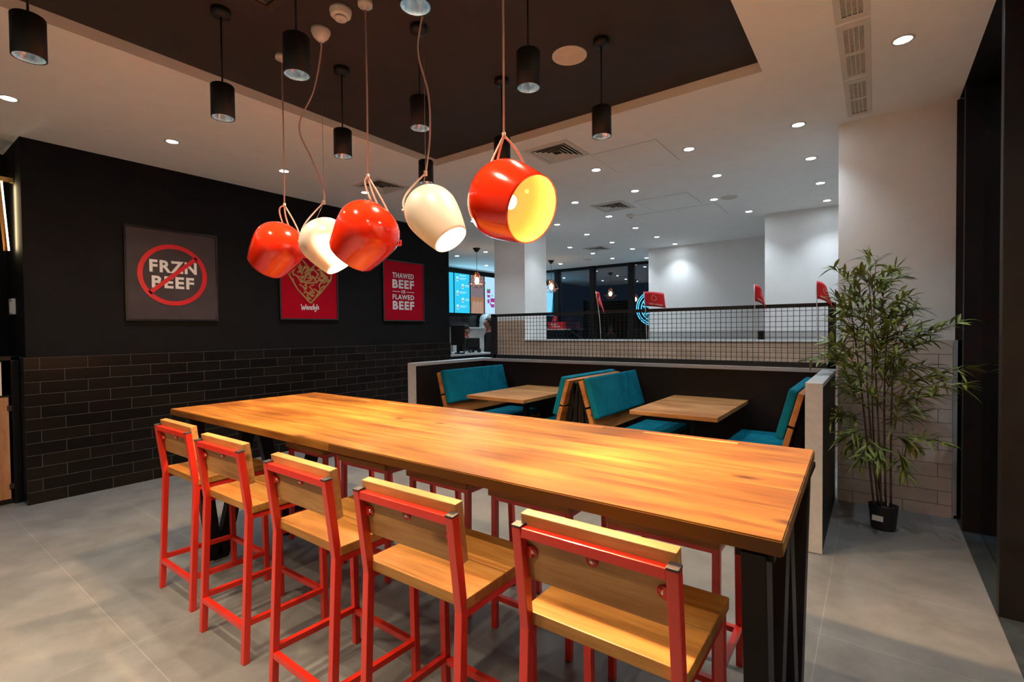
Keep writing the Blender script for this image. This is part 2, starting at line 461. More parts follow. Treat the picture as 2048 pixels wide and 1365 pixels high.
def thing(name, label, cat, loc=(0, 0, 0), rz=0.0, group=None):
    o = bpy.data.objects.new(name, None); COL.objects.link(o)
    o.empty_display_size = .1
    o.location = loc; o.rotation_euler = (0, 0, rz)
    o['label'] = label; o['category'] = cat
    if group: o['group'] = group
    return o
def tag(o, label, cat, group=None):
    o['label'] = label; o['category'] = cat
    if group: o['group'] = group
    return o
def struct(name, mb, mats, label=None):
    o = mb.build(name, mats); o['kind'] = 'structure'
    if label: o['label'] = label
    return o
def copy_tree(o, parent=None):
    c = o.copy(); COL.objects.link(c); c.parent = parent
    if parent is not None: c.matrix_parent_inverse = o.matrix_parent_inverse.copy()
    for ch in list(o.children): copy_tree(ch, c)
    return c
def frame_on(origin, xdir, ydir):
    x, y = Vector(xdir).normalized(), Vector(ydir).normalized(); z = x.cross(y); o = Vector(origin)
    return Matrix(((x.x, y.x, z.x, o.x), (x.y, y.y, z.y, o.y), (x.z, y.z, z.z, o.z), (0, 0, 0, 1)))
def axis_mat(origin, direction):
    z = Vector(direction).normalized(); a = Vector((0, 0, 1)) if abs(z.z) < .95 else Vector((1, 0, 0))
    x = a.cross(z).normalized(); y = z.cross(x); o = Vector(origin)
    return Matrix(((x.x, y.x, z.x, o.x), (x.y, y.y, z.y, o.y), (x.z, y.z, z.z, o.z), (0, 0, 0, 1)))

def text_bm(s, w, h, bold=0.0, shear=0.0, space=1.0):
    """text as a flat mesh fitted in a w x h box centred on the origin (w or h may be None)"""
    cu = bpy.data.curves.new('t', 'FONT'); cu.body = s; cu.align_x = 'CENTER'; cu.size = 1
    cu.offset = bold; cu.shear = shear; cu.space_character = space; cu.resolution_u = 3
    o = bpy.data.objects.new('t', cu); COL.objects.link(o)
    dg = bpy.context.evaluated_depsgraph_get(); dg.update()
    me = bpy.data.meshes.new_from_object(o.evaluated_get(dg))
    COL.objects.unlink(o); bpy.data.objects.remove(o); bpy.data.curves.remove(cu)
    xs = [v.co.x for v in me.vertices]; ys = [v.co.y for v in me.vertices]
    cx, cy = (min(xs) + max(xs)) / 2, (min(ys) + max(ys)) / 2
    sx = w / (max(xs) - min(xs)) if w else None
    sy = h / (max(ys) - min(ys)) if h else None
    sx = sx or sy; sy = sy or sx
    for v in me.vertices: v.co = Vector(((v.co.x - cx) * sx, (v.co.y - cy) * sy, 0))
    return me
def add_text(name, s, w, h, mat, parent, M4, bold=0.02, shear=0, space=1.14, fn=None):
    me = text_bm(s, w, h, bold, shear, space)
    for v in me.vertices: v.co = (M4 @ v.co) if fn is None else fn(v.co)
    me.materials.clear(); me.materials.append(mat)
    o = bpy.data.objects.new(name, me); COL.objects.link(o); o.parent = parent
    return o
def lamp(name, kind, loc, power, color, parent=None, radius=.03, direction=(0, 0, -1), angle=60, blend=.4):
    li = bpy.data.lights.new(name, kind); li.energy = power; li.color = color
    li.shadow_soft_size = radius
    if kind == 'SPOT': li.spot_size = math.radians(angle); li.spot_blend = blend
    o = bpy.data.objects.new(name, li); COL.objects.link(o)
    o.location = loc
    o.rotation_euler = Vector(direction).to_track_quat('-Z', 'Y').to_euler()
    if parent: o.parent = parent
    return o

# ---------------------------------------------------------------- room shell
H = 3.35
b = MB(); b.box((-10.5, -4.2, -.1), (.635, 12.7, 0)); struct('floor', b, M['floor'])
b = MB(); b.box((.53, -4.2, .0), (.635, 5.27, .004)); b.box((.635, -4.2, -.1), (2.2, 6, -.02)); struct('trim_1', b, M['sill'])
RX0, RX1, RY1, RY0 = -3.85, -.645, 3.86, -2.2
b = MB()
for lo, hi in (((-10.5, -4.2), (RX0, 12.7)), ((RX1, -4.2), (.53, 12.7)), ((RX0, RY1), (RX1, 12.7)), ((RX0, -4.2), (RX1, RY0))):
    b.box((*lo, H), (*hi, H + .25))
struct('ceiling', b, M['ceil'])
b = MB(); b.box((RX0, RY0, H + .072), (RX1, RY1, H + .2)); struct('ceiling', b, M['darkceil'])

WX, WY0, WY1 = -6.22, .98, 6.53
b = MB(); b.box((-7.08, WY0, 0), (WX, WY1, H)); struct('wall_left', b, M['blackwall'])
b = MB(); b.mi = 0; b.box((WX - .001, WY0 - .016, 0), (WX + .02, WY1, 1.347)); b.mi = 1; b.box((-6.98, WY0 - .018, 0), (WX + .018, WY0, 1.347))
struct('trim_2', b, [M['blacktile'], M['blacktile_x']])
b = MB(); b.box((-7.08, -4.2, 0), (-6.98, WY0, H)); struct('wall_left', b, M['blackwall'])
b = MB(); b.box((-9.8, 6.9, 0), (-9.65, 12.6, H))
struct('wall_kitchen', b, M['kitchentile'])
b = MB(); b.box((-9.649, 6.9, 3.22), (-9.60, 12.6, H)); b.box((-9.649, 6.9, 2.02), (-9.62, 12.6, 2.07)); struct('trim_3', b, M['black'])
b = MB(); b.box((-9.8, 6.75, 0), (-7.0, 6.9, H)); struct('wall_kitchen', b, M['blackwall'])
b = MB(); b.box((-10.5, -4.2, 0), (2.0, -4.1, H)); struct('wall_front', b, M['white'])
# white back walls with pale tile wainscot
b = MB(); b.box((-4.1, 10.75, 0), (-1.2, 12.7, H)); struct('wall_back', b, M['white'])
b = MB(); b.box((-4.1, 10.735, 0), (-1.2, 10.75, 1.51)); struct('trim_4', b, M['greytile'])
b = MB(); b.box((-1.415, 8.7, 0), (2.0, 12.7, H)); struct('wall_back', b, M['white'])
b = MB(); b.box((-1.415, 8.685, 0), (.5, 8.7, 1.51)); struct('trim_5', b, M['greytile'])
b = MB(); b.box((-1.50, 8.60, 0), (-1.416, 8.70, 1.51)); struct('trim_5', b, M['black'])
b = MB(); b.box((.5, 5.9, 0), (.7, 8.7, H)); struct('wall_right', b, M['white'])
# tiled return wall on the right
b = MB(); b.box((-.268, 5.285, 0), (.515, 5.9, H)); struct('wall_right', b, M['white'])
b = MB(); b.box((-.268, 5.27, 0), (.500, 5.285, 1.437)); struct('trim_6', b, M['beige'])
b = MB(); b.box((.503, 5.262, .03), (.548, 5.272, 1.44)); b.box((.53, 5.262, .03), (.548, 5.31, 1.44)); struct('trim_7', b, M['alu'])
b = MB(); b.box((.515, 5.29, 0), (.9, 5.9, H)); struct('trim_8', b, M['blackmatt'])
# column with wood cladding
CX0, CX1, CY = -5.54, -4.873, 7.0
b = MB(); b.box((CX0, CY, 0), (CX1, CY + .69, H)); struct('wall_column', b, M['white'])
b = MB(); b.box((CX0 - .01, CY - .016, 0), (CX1 - .002, CY, 1.733)); struct('trim_9', b, M['plank'])
b = MB(); b.mi = 0; b.box((CX1 - .002, CY - .016, 0), (.5, CY + .1, 1.38)); b.mi = 1; b.box((CX1 - .002, CY - .03, 1.38), (.5, CY + .115, 1.402))
struct('wall_low', b, [M['plank'], M['counter']])

# ---------------------------------------------------------------- windows
def window(name, panes, frame, panemat, framemat):
    w = frame.build(name, framemat); w['kind'] = 'structure'
    for k, (lo, hi) in enumerate(panes):
        g = MB(); g.box(lo, hi); g.build('pane', panemat, w)
    return w
# right shop front: fins, head and glass
fins = [-2.6, -.5, 1.55, 3.61, 4.98]
f = MB()
for y in fins: f.box((.534, y, .004), (1.0, y + .07, H + .02), .003)
f.box((.531, -4.2, H + .001), (1.0, 5.27, H + .12))
window('window_1', [((.637, a + .071, .0), (.645, c_ - .001, H)) for a, c_ in zip(fins, fins[1:])] , f, M['glass'], M['black'])
# back shop front
f = MB(); WYB = 12.6
mull = [-9.6, -7.58, -6.43, -5.28, -4.15]
for x in mull: f.box((x - .065, WYB - .09, .0), (x + .065, WYB + .05, H))
f.box((-9.65, WYB - .06, 0), (-4.1, WYB + .05, .12)); f.box((-9.65, WYB - .06, H - .07), (-4.1, WYB + .05, H))
window('window_2', [((a + .066, WYB, .121), (c_ - .066, WYB + .01, H - .071)) for a, c_ in zip(mull, mull[1:])], f, M['glass'], M['black'])
b = MB(); b.box((-14, 12.7, -.15), (4, 22, -.05)); o = b.build('street_ground', M['asphalt']); o['kind'] = 'structure'

# brown dotted panel added outside, imitating a reflection in the back windows
t = thing('reflection_panel', 'tall brown dotted panel added behind the back windows, imitating a reflection in the glass', 'screen', (-5.6, 14.2, -.05))
b = MB(); b.box((-1.9, 0, .1), (1.3, .03, 2.50)); b.build('panel', M['perf'], t)
b = MB(); b.box((-1.98, -.02, 0), (-1.9, .05, 2.55)); b.build('post', M['black'], t)
b = MB(); b.box((1.3, -.02, 0), (1.38, .05, 2.55)); b.build('post', M['black'], t)

# parked car outside
t = thing('parked_car', 'silver car parked outside behind the back window with dark glass', 'car', (-9.3, 16.2, -.05))
prof = [(-2.1, .35), (-2.1, .85), (-1.75, 1.0), (-1.15, 1.05), (.9, 1.08), (1.9, .98), (2.15, .8), (2.15, .35)]
b = MB()
b.poly([(x, -.85, z) for x, z in prof], 1.7, (0, 1, 0)); b.build('body', M['carpaint'], t)
b = MB(); b.poly([(-1.5, -.72, 1.05), (-.95, -.68, 1.60), (.45, -.68, 1.60), (1.35, -.72, 1.07)], 1.4, (0, 1, 0)); b.build('window_glass', M['carglass'], t)
b = MB(); b.box((-1.02, -.74, 1.58), (.55, .74, 1.67), .03)
for x0, x1 in ((-1.5, -.95), (1.35, .45), (-.2, -.2)):
    for s_ in (-.745, .745): b.bar((x0, s_, 1.05), (x1, s_ * .95, 1.62), .07, .05)
b.build('roof', M['carpaint'], t)
for x in (-1.35, 1.4):
    for y in (-.87, .67):
        b = MB(); b.cyl((0, 0, 0), .33, .2, 24, Matrix.Translation((x, y, .33)) @ Matrix.Rotation(-PI / 2, 4, 'X')); b.build('wheel', M['tyre'], t)
for y in (-.7, .7):
    b = MB(); b.lathe([(0, -.02), (.08, 0), (0, .04)], 12, Matrix.Translation((2.16, y * .85, .72)) @ Matrix.Rotation(PI / 2, 4, 'Y')); b.build('headlight', M['carlamp'], t)

# ---------------------------------------------------------------- long table
TB = [(-3.963, 1.342), (-.178, 1.344), (-.206, 2.445), (-3.944, 2.437)]
t = thing('long_table', 'long honey-coloured pine communal high table on black steel legs', 'table', (-2.07, 1.89, 0))
b = MB()
vs0 = [b.bm.verts.new((x + 2.07, y - 1.89, .988)) for x, y in TB]; vs1 = [b.bm.verts.new((x + 2.07, y - 1.89, 1.03)) for x, y in TB]
b.bm.faces.new(vs0[::-1]); b.bm.faces.new(vs1)
for i in range(4): b.bm.faces.new((vs0[i], vs0[(i + 1) % 4], vs1[(i + 1) % 4], vs1[i]))
bmesh.ops.bevel(b.bm, geom=list(b.bm.edges), offset=.004, segments=2, affect='EDGES')
b.build('tabletop', wood('honey_pine_top', (.33, .165, .028), (.17, .066, .009), 0, 15, 1.3, .42, plank=.22, plank_axis=1, p0=-.547), t)
def wleg(x):
    b = MB()
    for (fy, ay1, ay2) in ((1.51, 1.385, 1.76), (2.03, 1.80, 2.37)):
        for ay in (ay1, ay2):
            s_ = .02 if ay > fy else -.02
            b.bar((x, fy + s_ - 1.89, .004), (x, ay - 1.89, .985), .085, .06, (1, 0, 0), .003)
        b.box((x - .045, fy - .045 - 1.89, 0), (x + .045, fy + .045 - 1.89, .02))
    b.box((x - .045, 1.36 - 1.89, .965), (x + .045, 2.41 - 1.89, .987))
    return b
wleg(-3.67 + 2.07).build('leg', M['black'], t)
wleg(-.245 + 2.07).build('leg', M['black'], t)
b = MB(); b.box((-1.55, -.04, .94), (1.77, .04, .985)); b.build('beam', M['black'], t)

# ---------------------------------------------------------------- bar stools
def make_stool(label):
    t = thing('bar_stool', label, 'bar stool', group='red framed bar stools at the long table')
    b = MB(); y0, y1 = -.172, .238; mid = .03
    b.box((-.238, y0, .70), (.238, mid - .002, .737), .004); b.box((-.238, mid + .002, .70), (.238, y1, .737), .004)
    b.build('seat', M['seat'], t)
    tilt = (-.214 + .177) / (1.005 - .70)
    def py(z): return -.177 + (z - .70) * tilt
    b = MB()
    zc, hh = .935, .098
    ang = math.atan2(.037, .305)
    mt = Matrix.Translation((0, py(zc) + .033, zc)) @ Matrix.Rotation(ang, 4, 'X')
    b.box((-.222, -.017, -hh), (.222, .017, hh), .003, mt)
    bk = b.build('backrest', M['back'], t)
    for (sx, sy, sz) in ((-.188, 0, .925), (0, 0, .950), (.188, 0, .925)):
        b = MB(); q = Matrix.Translation((sx, py(sz) + .0150, sz)) @ Matrix.Rotation(PI / 2 + ang, 4, 'X')
        b.mi = 0
        if sx: b.box((min(sx, sx * 1.12), py(sz) + .006, sz - .016), (max(sx, sx * 1.12), py(sz) + .010, sz + .016))
        b.lathe([(0, .0), (.017, .0), (.017, .004), (0, .004)], 14, q)
        tb = b.build('bracket', M['red'], t)
        b = MB(); b.lathe([(.007, .004), (.006, .008), (0, .009)], 10, q); b.build('screw', M['screw'], tb)
    for sx in (-.22, .22):
        b = MB(); w = .03
        b.bar((sx, -.21, 0), (sx, -.177, .70), w, w, (0, 1, 0), .003)
        b.bar((sx, -.177, .695), (sx, -.214, 1.0), w, w, (0, 1, 0), .003)
        lg = b.build('leg', M['red'], t)
        b = MB(); b.bar((sx, -.2139, .999), (sx, -.2146, 1.006), .0315, .0315, (0, 1, 0), .002); b.build('end_cap', M['cap_plastic'], lg)
        b = MB(); b.bar((sx, .21, 0), (sx, .20, .70), w, w, (0, 1, 0), .003); b.build('leg', M['red'], t)
    b = MB(); b.bar((-.206, py(.985), .985), (.206, py(.985), .985), .028, .028, (0, 1, 0), .003); b.build('top_rail', M['red'], t)
    b = MB()
    for y in (-.10, .20): b.bar((-.21, y, .685), (.21, y, .685), .028, .024)
    for x in (-.22, .22): b.bar((x, -.17, .685), (x, .19, .685), .024, .024)
    b.build('seat_frame', M['red'], t)
    for y in (-.203, .207):
        b = MB(); b.bar((-.206, y, .165), (.206, y, .165), .025, .025); b.build('footrest_bar', M['red'], t)
    for x in (-.22, .22):
        b = MB(); b.bar((x, -.19, .185), (x, .195, .175), .025, .025); b.build('stretcher', M['red'], t)
    return t
near = [(-3.29, 1.335, 'red framed bar stool farthest left on the near side of the long table'),
        (-2.597, 1.292, 'red framed bar stool, second from the left on the near side of the long table'),
        (-1.865, 1.275, 'red framed bar stool in the middle of the near side row'),
        (-1.235, 1.275, 'red framed bar stool, second from the right on the near side of the long table'),
        (-.59, 1.335, 'largest and closest red framed bar stool, beside the right end of the long table')]
far = [(-3.31, 2.18, 'red framed bar stool, farthest left of those on the far side of the long table'),
       (-2.645, 2.175, 'red framed bar stool on the far side, second from the left seen under the table'),
       (-1.99, 2.19, 'red framed bar stool in the middle of the far side of the long table'),
       (-1.375, 2.20, 'red framed bar stool on the far side, second from the right under the table'),
       (-.715, 2.205, 'red framed bar stool on the far side, nearest the right end of the long table')]
proto = None
for k, (x, y, lb) in enumerate(near + far):
    if proto is None: o = proto = make_stool(lb)
    else: o = copy_tree(proto)
    o.location = (x, y, 0); o.rotation_euler = (0, 0, (0 if k < 5 else PI) + (0, .01, -.015, .01, 0, .0, .01, -.01, .01, 0)[k])
    o['label'] = lb

# ---------------------------------------------------------------- booth partition, grille and flags
t = thing('low_partition', 'dark low partition around the booths with a pale grey stone cap', 'partition', (-2.4, 5.3, 0))
def loc(p, o=(-2.4, 5.3, 0)): return tuple(a - c_ for a, c_ in zip(p, o))
b = MB()
b.box(loc((-4.50, 4.03, 0)), loc((-4.40, 5.36, 1.14))); b.box(loc((-4.50, 5.27, 0)), loc((-.29, 5.36, 1.14))); b.box(loc((-.385, 3.94, 0)), loc((-.288, 5.27, 1.14)))
b.build('panel', M['partition'], t)
b = MB()
b.box(loc((-4.505, 4.0, 1.14)), loc((-4.392, 5.37, 1.178)), .003); b.box(loc((-4.392, 5.262, 1.14)), loc((-.288, 5.37, 1.178)), .003); b.box(loc((-.388, 3.92, 1.14)), loc((-.284, 5.262, 1.172)), .003)
b.build('cap', M['cap'], t)
b = MB(); b.box(loc((-4.505, 4.0, 0)), loc((-4.392, 4.03, 1.14)), .002); b.build('end_trim', M['cap'], t)
b = MB(); b.box(loc((-.388, 3.92, 0.004)), loc((-.284, 3.94, 1.14)), .002); b.build('end_trim', M['cap'], t)

GY = 5.315
t = thing('wire_grille', 'black wire mesh grille in a black frame standing on the booth partition', 'grille', (-2.23, GY, 1.178))
b = MB(); z0, z1 = .0, .60
b.box((-1.99, -.022, z0), (1.945, .022, .05)); b.box((-1.99, -.022, z1 - .035), (1.945, .022, z1))
b.box((-2.03, -.022, z0), (-1.95, .022, z1)); b.box((1.885, -.022, z0), (1.945, .022, z1)); b.build('frame', M['blackmatt'], t)
b = MB(); x = -1.94
while x < 1.88: b.bar((x, 0, .03), (x, 0, z1 - .02), .0045); x += .05
z = .085
while z < z1 - .04: b.bar((-1.95, .004, z), (1.89, .004, z), .0045); z += .05
b.build('wire_mesh', M['blackmatt'], t)

def make_flag(label, base, lean, cloth, group='red flags fixed along the top of the grille', emblem=False, txt='GRAND OPENING'):
    """base on the grille, lean = top offset, cloth(u, v) -> offset from pole top"""
    t = thing('flag', label, 'flag', base, group=group)
    top = Vector(lean); b = MB()
    pts = []
    for k in range(9):
        s_ = k / 8; pts.append(Vector((top.x * s_ ** 1.8, top.y * s_, top.z * s_)))
    b.tube(pts, .0042, 6); b.build('stick', M['stick'], t)
    n_, m_ = 14, 6; b = MB()
    def P(u, v, off=0.0):
        e = 1e-3
        p = cloth(u, v); du = cloth(u + e, v) - p; dv = cloth(u, v + e) - p
        nn = du.cross(dv).normalized()
        if nn.y > 0: nn = -nn
        sp = pts[8] + (pts[5] - pts[8]) * (v * .163 / (pts[8] - pts[5]).length)
        return sp + p + nn * off
    g = [[b.bm.verts.new(P(i / n_, j / m_)) for j in range(m_ + 1)] for i in range(n_ + 1)]
    for i in range(n_):
        for j in range(m_):
            fc = b.bm.faces.new((g[i][j], g[i + 1][j], g[i + 1][j + 1], g[i][j + 1])); fc.smooth = True
    o = b.build('cloth', M['flag'], t, recalc=False)
    so = o.modifiers.new('thickness', 'SOLIDIFY'); so.thickness = .0012; so.offset = 0
    add_text('lettering', txt, .16, .020, M['flagprint'], o, None, .02, fn=lambda co: P(.54 + co.x / .232, .84 - co.y / .163, .003))
    b = MB()
    R1, R2 = .030, .026
    for k in range(28):
        a0, a1 = 2 * PI * k / 28, 2 * PI * (k + 1) / 28
        q = [(R1, a0), (R1, a1), (R2, a1), (R2, a0)]
        b.poly([P(.52 + r_ * math.cos(a) / .232, .42 - r_ * math.sin(a) / .163, .003) for r_, a in q])
    b.build('emblem_ring', M['flagprint'], o, recalc=False)
    return t
flat = lambda u, v: Vector((.225 * u * (1 - .10 * v) + .03 * v * u, -.03 * math.sin(u * 3.0), -.022 * u * u - .006 * u))
def droop(turn, dr):
    def f_(u, v):
        a = turn * u
        x = .232 * (math.sin(a) / max(turn, .01)) * .62 if turn else .232 * u
        y = -.232 * (1 - math.cos(a)) / max(turn, .01) * .9
        return Vector((x + .05 * v * u * u, y, -dr * u * u - .02 * u))
    return f_
FY = GY - .03
make_flag('small red flag on a bent white stick, leftmost on the grille', (-2.60, FY, 1.44), (-.06, 0, .565), droop(1.5, .09))
make_flag('small red flag spread flat, second from left on the grille', (-2.04, FY, 1.44), (-.03, 0, .53), flat)
make_flag('small red flag curling down, third from left on the grille', (-.945, FY, 1.40), (-.008, 0, .58), droop(1.7, .10))
make_flag('small red flag at the far right corner of the grille behind the bamboo', (-.425, FY, 1.38), (-.012, 0, .60), droop(1.5, .10))

# ---------------------------------------------------------------- booths
def bench(label, x_top, x_bot, dirx, y0=4.07, y1=5.24):
    """dirx: which way the sitter looks; backrest leans away from the seat"""
    t = thing('booth_bench', label, 'bench', ((x_top + x_bot) / 2, (y0 + y1) / 2, 0), group='teal upholstered booth benches')
    ox, oy = (x_top + x_bot) / 2, (y0 + y1) / 2
    h = (y1 - y0) / 2
    xt, xb = x_top - ox, x_bot - ox
    v = Vector((xb - xt, 0, -.40)).normalized(); nrm = Vector((dirx * -v.z, 0, dirx * v.x))
    if nrm.x * dirx < 0: nrm = -nrm
    def slab(b, s0, s1, d0, d1, ya, yb, bev=0.0):
        O_ = Vector((xt, 0, 1.075))
        mt = Matrix(((v.x, 0, nrm.x, O_.x), (v.y, 1, nrm.y, 0), (v.z, 0, nrm.z, O_.z), (0, 0, 0, 1)))
        b.box((s0, ya, d0), (s1, yb, d1), bev, mt)
    b = MB(); slab(b, 0, .25, -.02, .02, -h, h, .004); b.build('back_board', M['boothwood'], t)
    b = MB(); slab(b, .27, .50, -.02, .02, -h, h, .004); b.build('back_board', M['boothwood'], t)
    b = MB(); slab(b, -.012, .375, .024, .085, -h + .012, h - .03, .018); b.build('back_cushion', M['teal'], t)
    b = MB(); sx0 = xb + dirx * .07
    s0, s1 = sorted((sx0, sx0 + dirx * .46))
    b.box((s0, -h + .01, .505), (s1, h - .02, .565), .018); b.build('seat_cushion', M['teal'], t)
    b = MB(); s0, s1 = sorted((sx0 - dirx * .05, sx0 + dirx * .47)); b.box((s0, -h, .455), (s1, h, .503), .004); b.build('seat_board', M['boothwood'], t)
    for y in (-h + .10, h - .12):
        b = MB()
        b.bar(Vector((xt - dirx * .03, y, 1.05)), Vector((xb - dirx * .03, y, .45)), .05, .03, (0, 1, 0))
        xo = min(xt, xb) if dirx > 0 else max(xt, xb)
        b.bar((xt - dirx * .045, y, 1.03), (xt - dirx * .045 + dirx * .04, y, 0), .04, .03, (0, 1, 0))
        b.bar((xb + dirx * .48, y, 0), (xb + dirx * .48, y, .455), .04, .03, (0, 1, 0))
        b.bar((xt, y, .43), (xb + dirx * .5, y, .43), .03, .03, (0, 1, 0)); b.bar((xt, y, .015), (xb + dirx * .5, y, .015), .03, .03, (0, 1, 0))
        b.build('leg_frame', M['black'], t)
bench('teal upholstered wooden booth bench at the far left end of the partition', -4.073, -3.965, 1)
bench('teal booth bench backing onto another, facing the left small table', -2.352, -2.465, -1)
bench('teal booth bench in the middle of the partition facing the right small table', -2.214, -2.10, 1)
bench('teal booth bench in the right corner beside the pale end panel', -.425, -.53, -1)
for lb, x0, x1 in (('small square-cornered oak booth table, left of the two', -3.63, -2.862), ('small square-cornered oak booth table, right of the two', -1.73, -.997)):
    cx = (x0 + x1) / 2; hx = (x1 - x0) / 2
    t = thing('booth_table', lb, 'table', (cx, 4.665, 0), group='small booth tables')
    b = MB(); b.box((-hx, -.598, .810), (hx, .594, .847), .004); b.build('tabletop', M['booth'], t)
    b = MB(); b.cyl((0, 0, .03), .038, .76, 20); b.build('column', M['black'], t)
    b = MB(); b.box((-.2, -.25, .79), (.2, .25, .81)); b.build('bracket', M['black'], t)
    b = MB(); b.lathe([(0, 0), (.24, 0), (.24, .012), (.05, .03), (0, .03)], 32); b.build('base', M['black'], t)

# ---------------------------------------------------------------- posters
def poster(label, y0, y1, z0, z1, mat):
    t = thing('poster', label, 'poster', (WX, (y0 + y1) / 2, (z0 + z1) / 2))
    hy, hz = (y1 - y0) / 2, (z1 - z0) / 2; w = .02
    b = MB()
    for lo, hi in (((.001, -hy, -hz), (.034, hy, -hz + w)), ((.001, -hy, hz - w), (.034, hy, hz)), ((.001, -hy, -hz + w), (.034, -hy + w, hz - w)), ((.001, hy - w, -hz + w), (.034, hy, hz - w))):
        b.box(lo, hi, .002)
    b.build('frame', M['frame'], t)
    b = MB(); b.box((.001, -hy + w, -hz + w), (.024, hy - w, hz - w)); p = b.build('print', mat, t)
    return t, p
def PM(y, z, t, x=.0262): return frame_on((x, y - t.location.y, z - t.location.z), (0, 1, 0), (0, 0, 1))
t, p = poster('framed dark grey poster reading FRZN BEEF crossed out by a red ring', 1.722, 2.612, 1.695, 2.69, M['postgrey'])
add_text('lettering', 'FRZN', .453, .132, M['postwhite'], p, PM(2.166, 2.285, t), .034)
add_text('lettering', 'BEEF', .405, .129, M['postwhite'], p, PM(2.16, 2.115, t), .034)
b = MB(); cyy, czz = 2.163 - t.location.y, 2.197 - t.location.z
for k in range(72):
    a0, a1 = 2 * PI * k / 72, 2 * PI * (k + 1) / 72
    b.poly([(.0285, cyy + r_ * math.cos(a), czz + r_ * 1.0 * math.sin(a)) for r_, a in ((.333, a0), (.333, a1), (.286, a1), (.286, a0))])
a = math.radians(42); dx, dz = math.cos(a), math.sin(a); w = .021
b.poly([(.0285, cyy + s_ * dx * .305 - q * dz * w, czz + s_ * dz * .305 + q * dx * w) for s_, q in ((-1, -1), (1, -1), (1, 1), (-1, 1))])
b.build('crossed_ring', M['ringred'], p)
t, p = poster('framed red poster with a heart made of fries', 3.352, 4.215, 1.725, 2.70, M['postred'])
oy, oz = t.location.y, t.location.z
out = [(3.478, 2.324), (3.478, 2.433), (3.593, 2.508), (3.679, 2.532), (3.788, 2.41), (3.914, 2.539), (3.998, 2.529), (4.121, 2.419), (4.097, 2.285), (3.956, 2.122), (3.783, 1.952), (3.60, 2.131)]
def inside(y, z):
    c_ = False; n_ = len(out)
    for i in range(n_):
        (y1_, z1_), (y2_, z2_) = out[i], out[(i + 1) % n_]
        if (z1_ > z) != (z2_ > z) and y < (y2_ - y1_) * (z - z1_) / (z2_ - z1_) + y1_: c_ = not c_
    return c_
b = MB(); rnd = random.Random(3)
def fry(y1_, z1_, y2_, z2_, x, w=.022):
    d = Vector((0, y2_ - y1_, z2_ - z1_)).normalized(); nn = Vector((0, -d.z, d.y))
    A, B = Vector((x, y1_ - oy, z1_ - oz)), Vector((x, y2_ - oy, z2_ - oz))
    b.mi = 0; b.poly([A - nn * w / 2, B - nn * w / 2, B + nn * w * .15, A + nn * w * .15], .0006, (1, 0, 0))
    b.mi = 1; b.poly([A + nn * w * .15, B + nn * w * .15, B + nn * w / 2, A + nn * w / 2], .0006, (1, 0, 0))
k = 0
while k < 80:
    y_, z_ = rnd.uniform(3.49, 4.10), rnd.uniform(1.97, 2.52); an = rnd.choice((.6, 1.1, 1.9, 2.4, 2.7, .3)) + rnd.uniform(-.2, .2); L = rnd.uniform(.05, .14)
    e1 = (y_ + math.cos(an) * L / 2, z_ + math.sin(an) * L / 2); e2 = (y_ - math.cos(an) * L / 2, z_ - math.sin(an) * L / 2)
    if inside(*e1) and inside(*e2) and inside(y_, z_):
        fry(*e1, *e2, .0250 + .00005 * k); k += 1
for i in range(len(out)):
    fry(*out[i], *out[(i + 1) % len(out)], .0296, .022)
b.build('fries_heart', [M['fry'], M['frydark']], p)
# script lettering drawn as brush strokes
strokes = {'W': [(0, 1.35), (.12, .9), (.22, 0), (.5, .85), (.62, 0), (.95, 1.35)],
           'e': [(1.02, .42), (1.3, .5), (1.28, .78), (1.08, .72), (1.02, .3), (1.18, .02), (1.42, .2)],
           'n': [(1.5, .75), (1.55, 0), (1.58, .5), (1.75, .78), (1.86, .6), (1.86, .05), (1.98, .05)],
           'd': [(2.45, .72), (2.2, .78), (2.05, .4), (2.18, .05), (2.42, .3), (2.5, 1.5), (2.47, .2), (2.6, .02)],
           'y': [(2.68, .78), (2.72, .3), (2.88, .15), (3.06, .78), (3.02, .0), (2.88, -.5), (2.66, -.45)],
           'q': [(3.2, 1.3), (3.17, 1.05)],
           's': [(3.55, .72), (3.36, .75), (3.32, .5), (3.5, .38), (3.48, .1), (3.24, .06)]}
b = MB()
for kk, (_, pts) in enumerate(strokes.items()):
    P_ = [Vector((0, 3.648 - oy + x * .073, 1.862 - oz + (z + .06 * x) * .052)) for x, z in pts]
    fine = []
    for i in range(len(P_) - 1):
        p0_, p1_, p2_, p3_ = P_[max(i - 1, 0)], P_[i], P_[i + 1], P_[min(i + 2, len(P_) - 1)]
        for q in range(5):
            s_ = q / 5
            fine.append(.5 * ((2 * p1_) + (p2_ - p0_) * s_ + (2 * p0_ - 5 * p1_ + 4 * p2_ - p3_) * s_ * s_ + (3 * p1_ - p0_ - 3 * p2_ + p3_) * s_ ** 3))
    fine.append(P_[-1]); w = .0062
    for i in range(len(fine) - 1):
        d = (fine[i + 1] - fine[i]).normalized(); nn = Vector((0, -d.z, d.y))
        x_ = Vector((.0252 + .0001 * i, 0, 0))
        b.poly([fine[i] - nn * w - d * .003 + x_, fine[i + 1] - nn * w + d * .003 + x_, fine[i + 1] + nn * w + d * .003 + x_, fine[i] + nn * w - d * .003 + x_])
b.build('script_lettering', M['postwhite'], p)
t, p = poster('framed red poster reading THAWED BEEF IS FLAWED BEEF', 5.015, 5.885, 1.722, 2.70, M['postred'])
for s_, zc, hh, ww in (('THAWED', 2.462, .084, .452), ('BEEF', 2.325, .139, .456), ('FLAWED', 2.116, .080, .456), ('BEEF', 1.98, .138, .454)):
    add_text('lettering', s_, ww, hh, M['postwhite'], p, PM(5.434, zc, t), .034 if s_ != 'BEEF' else .038)
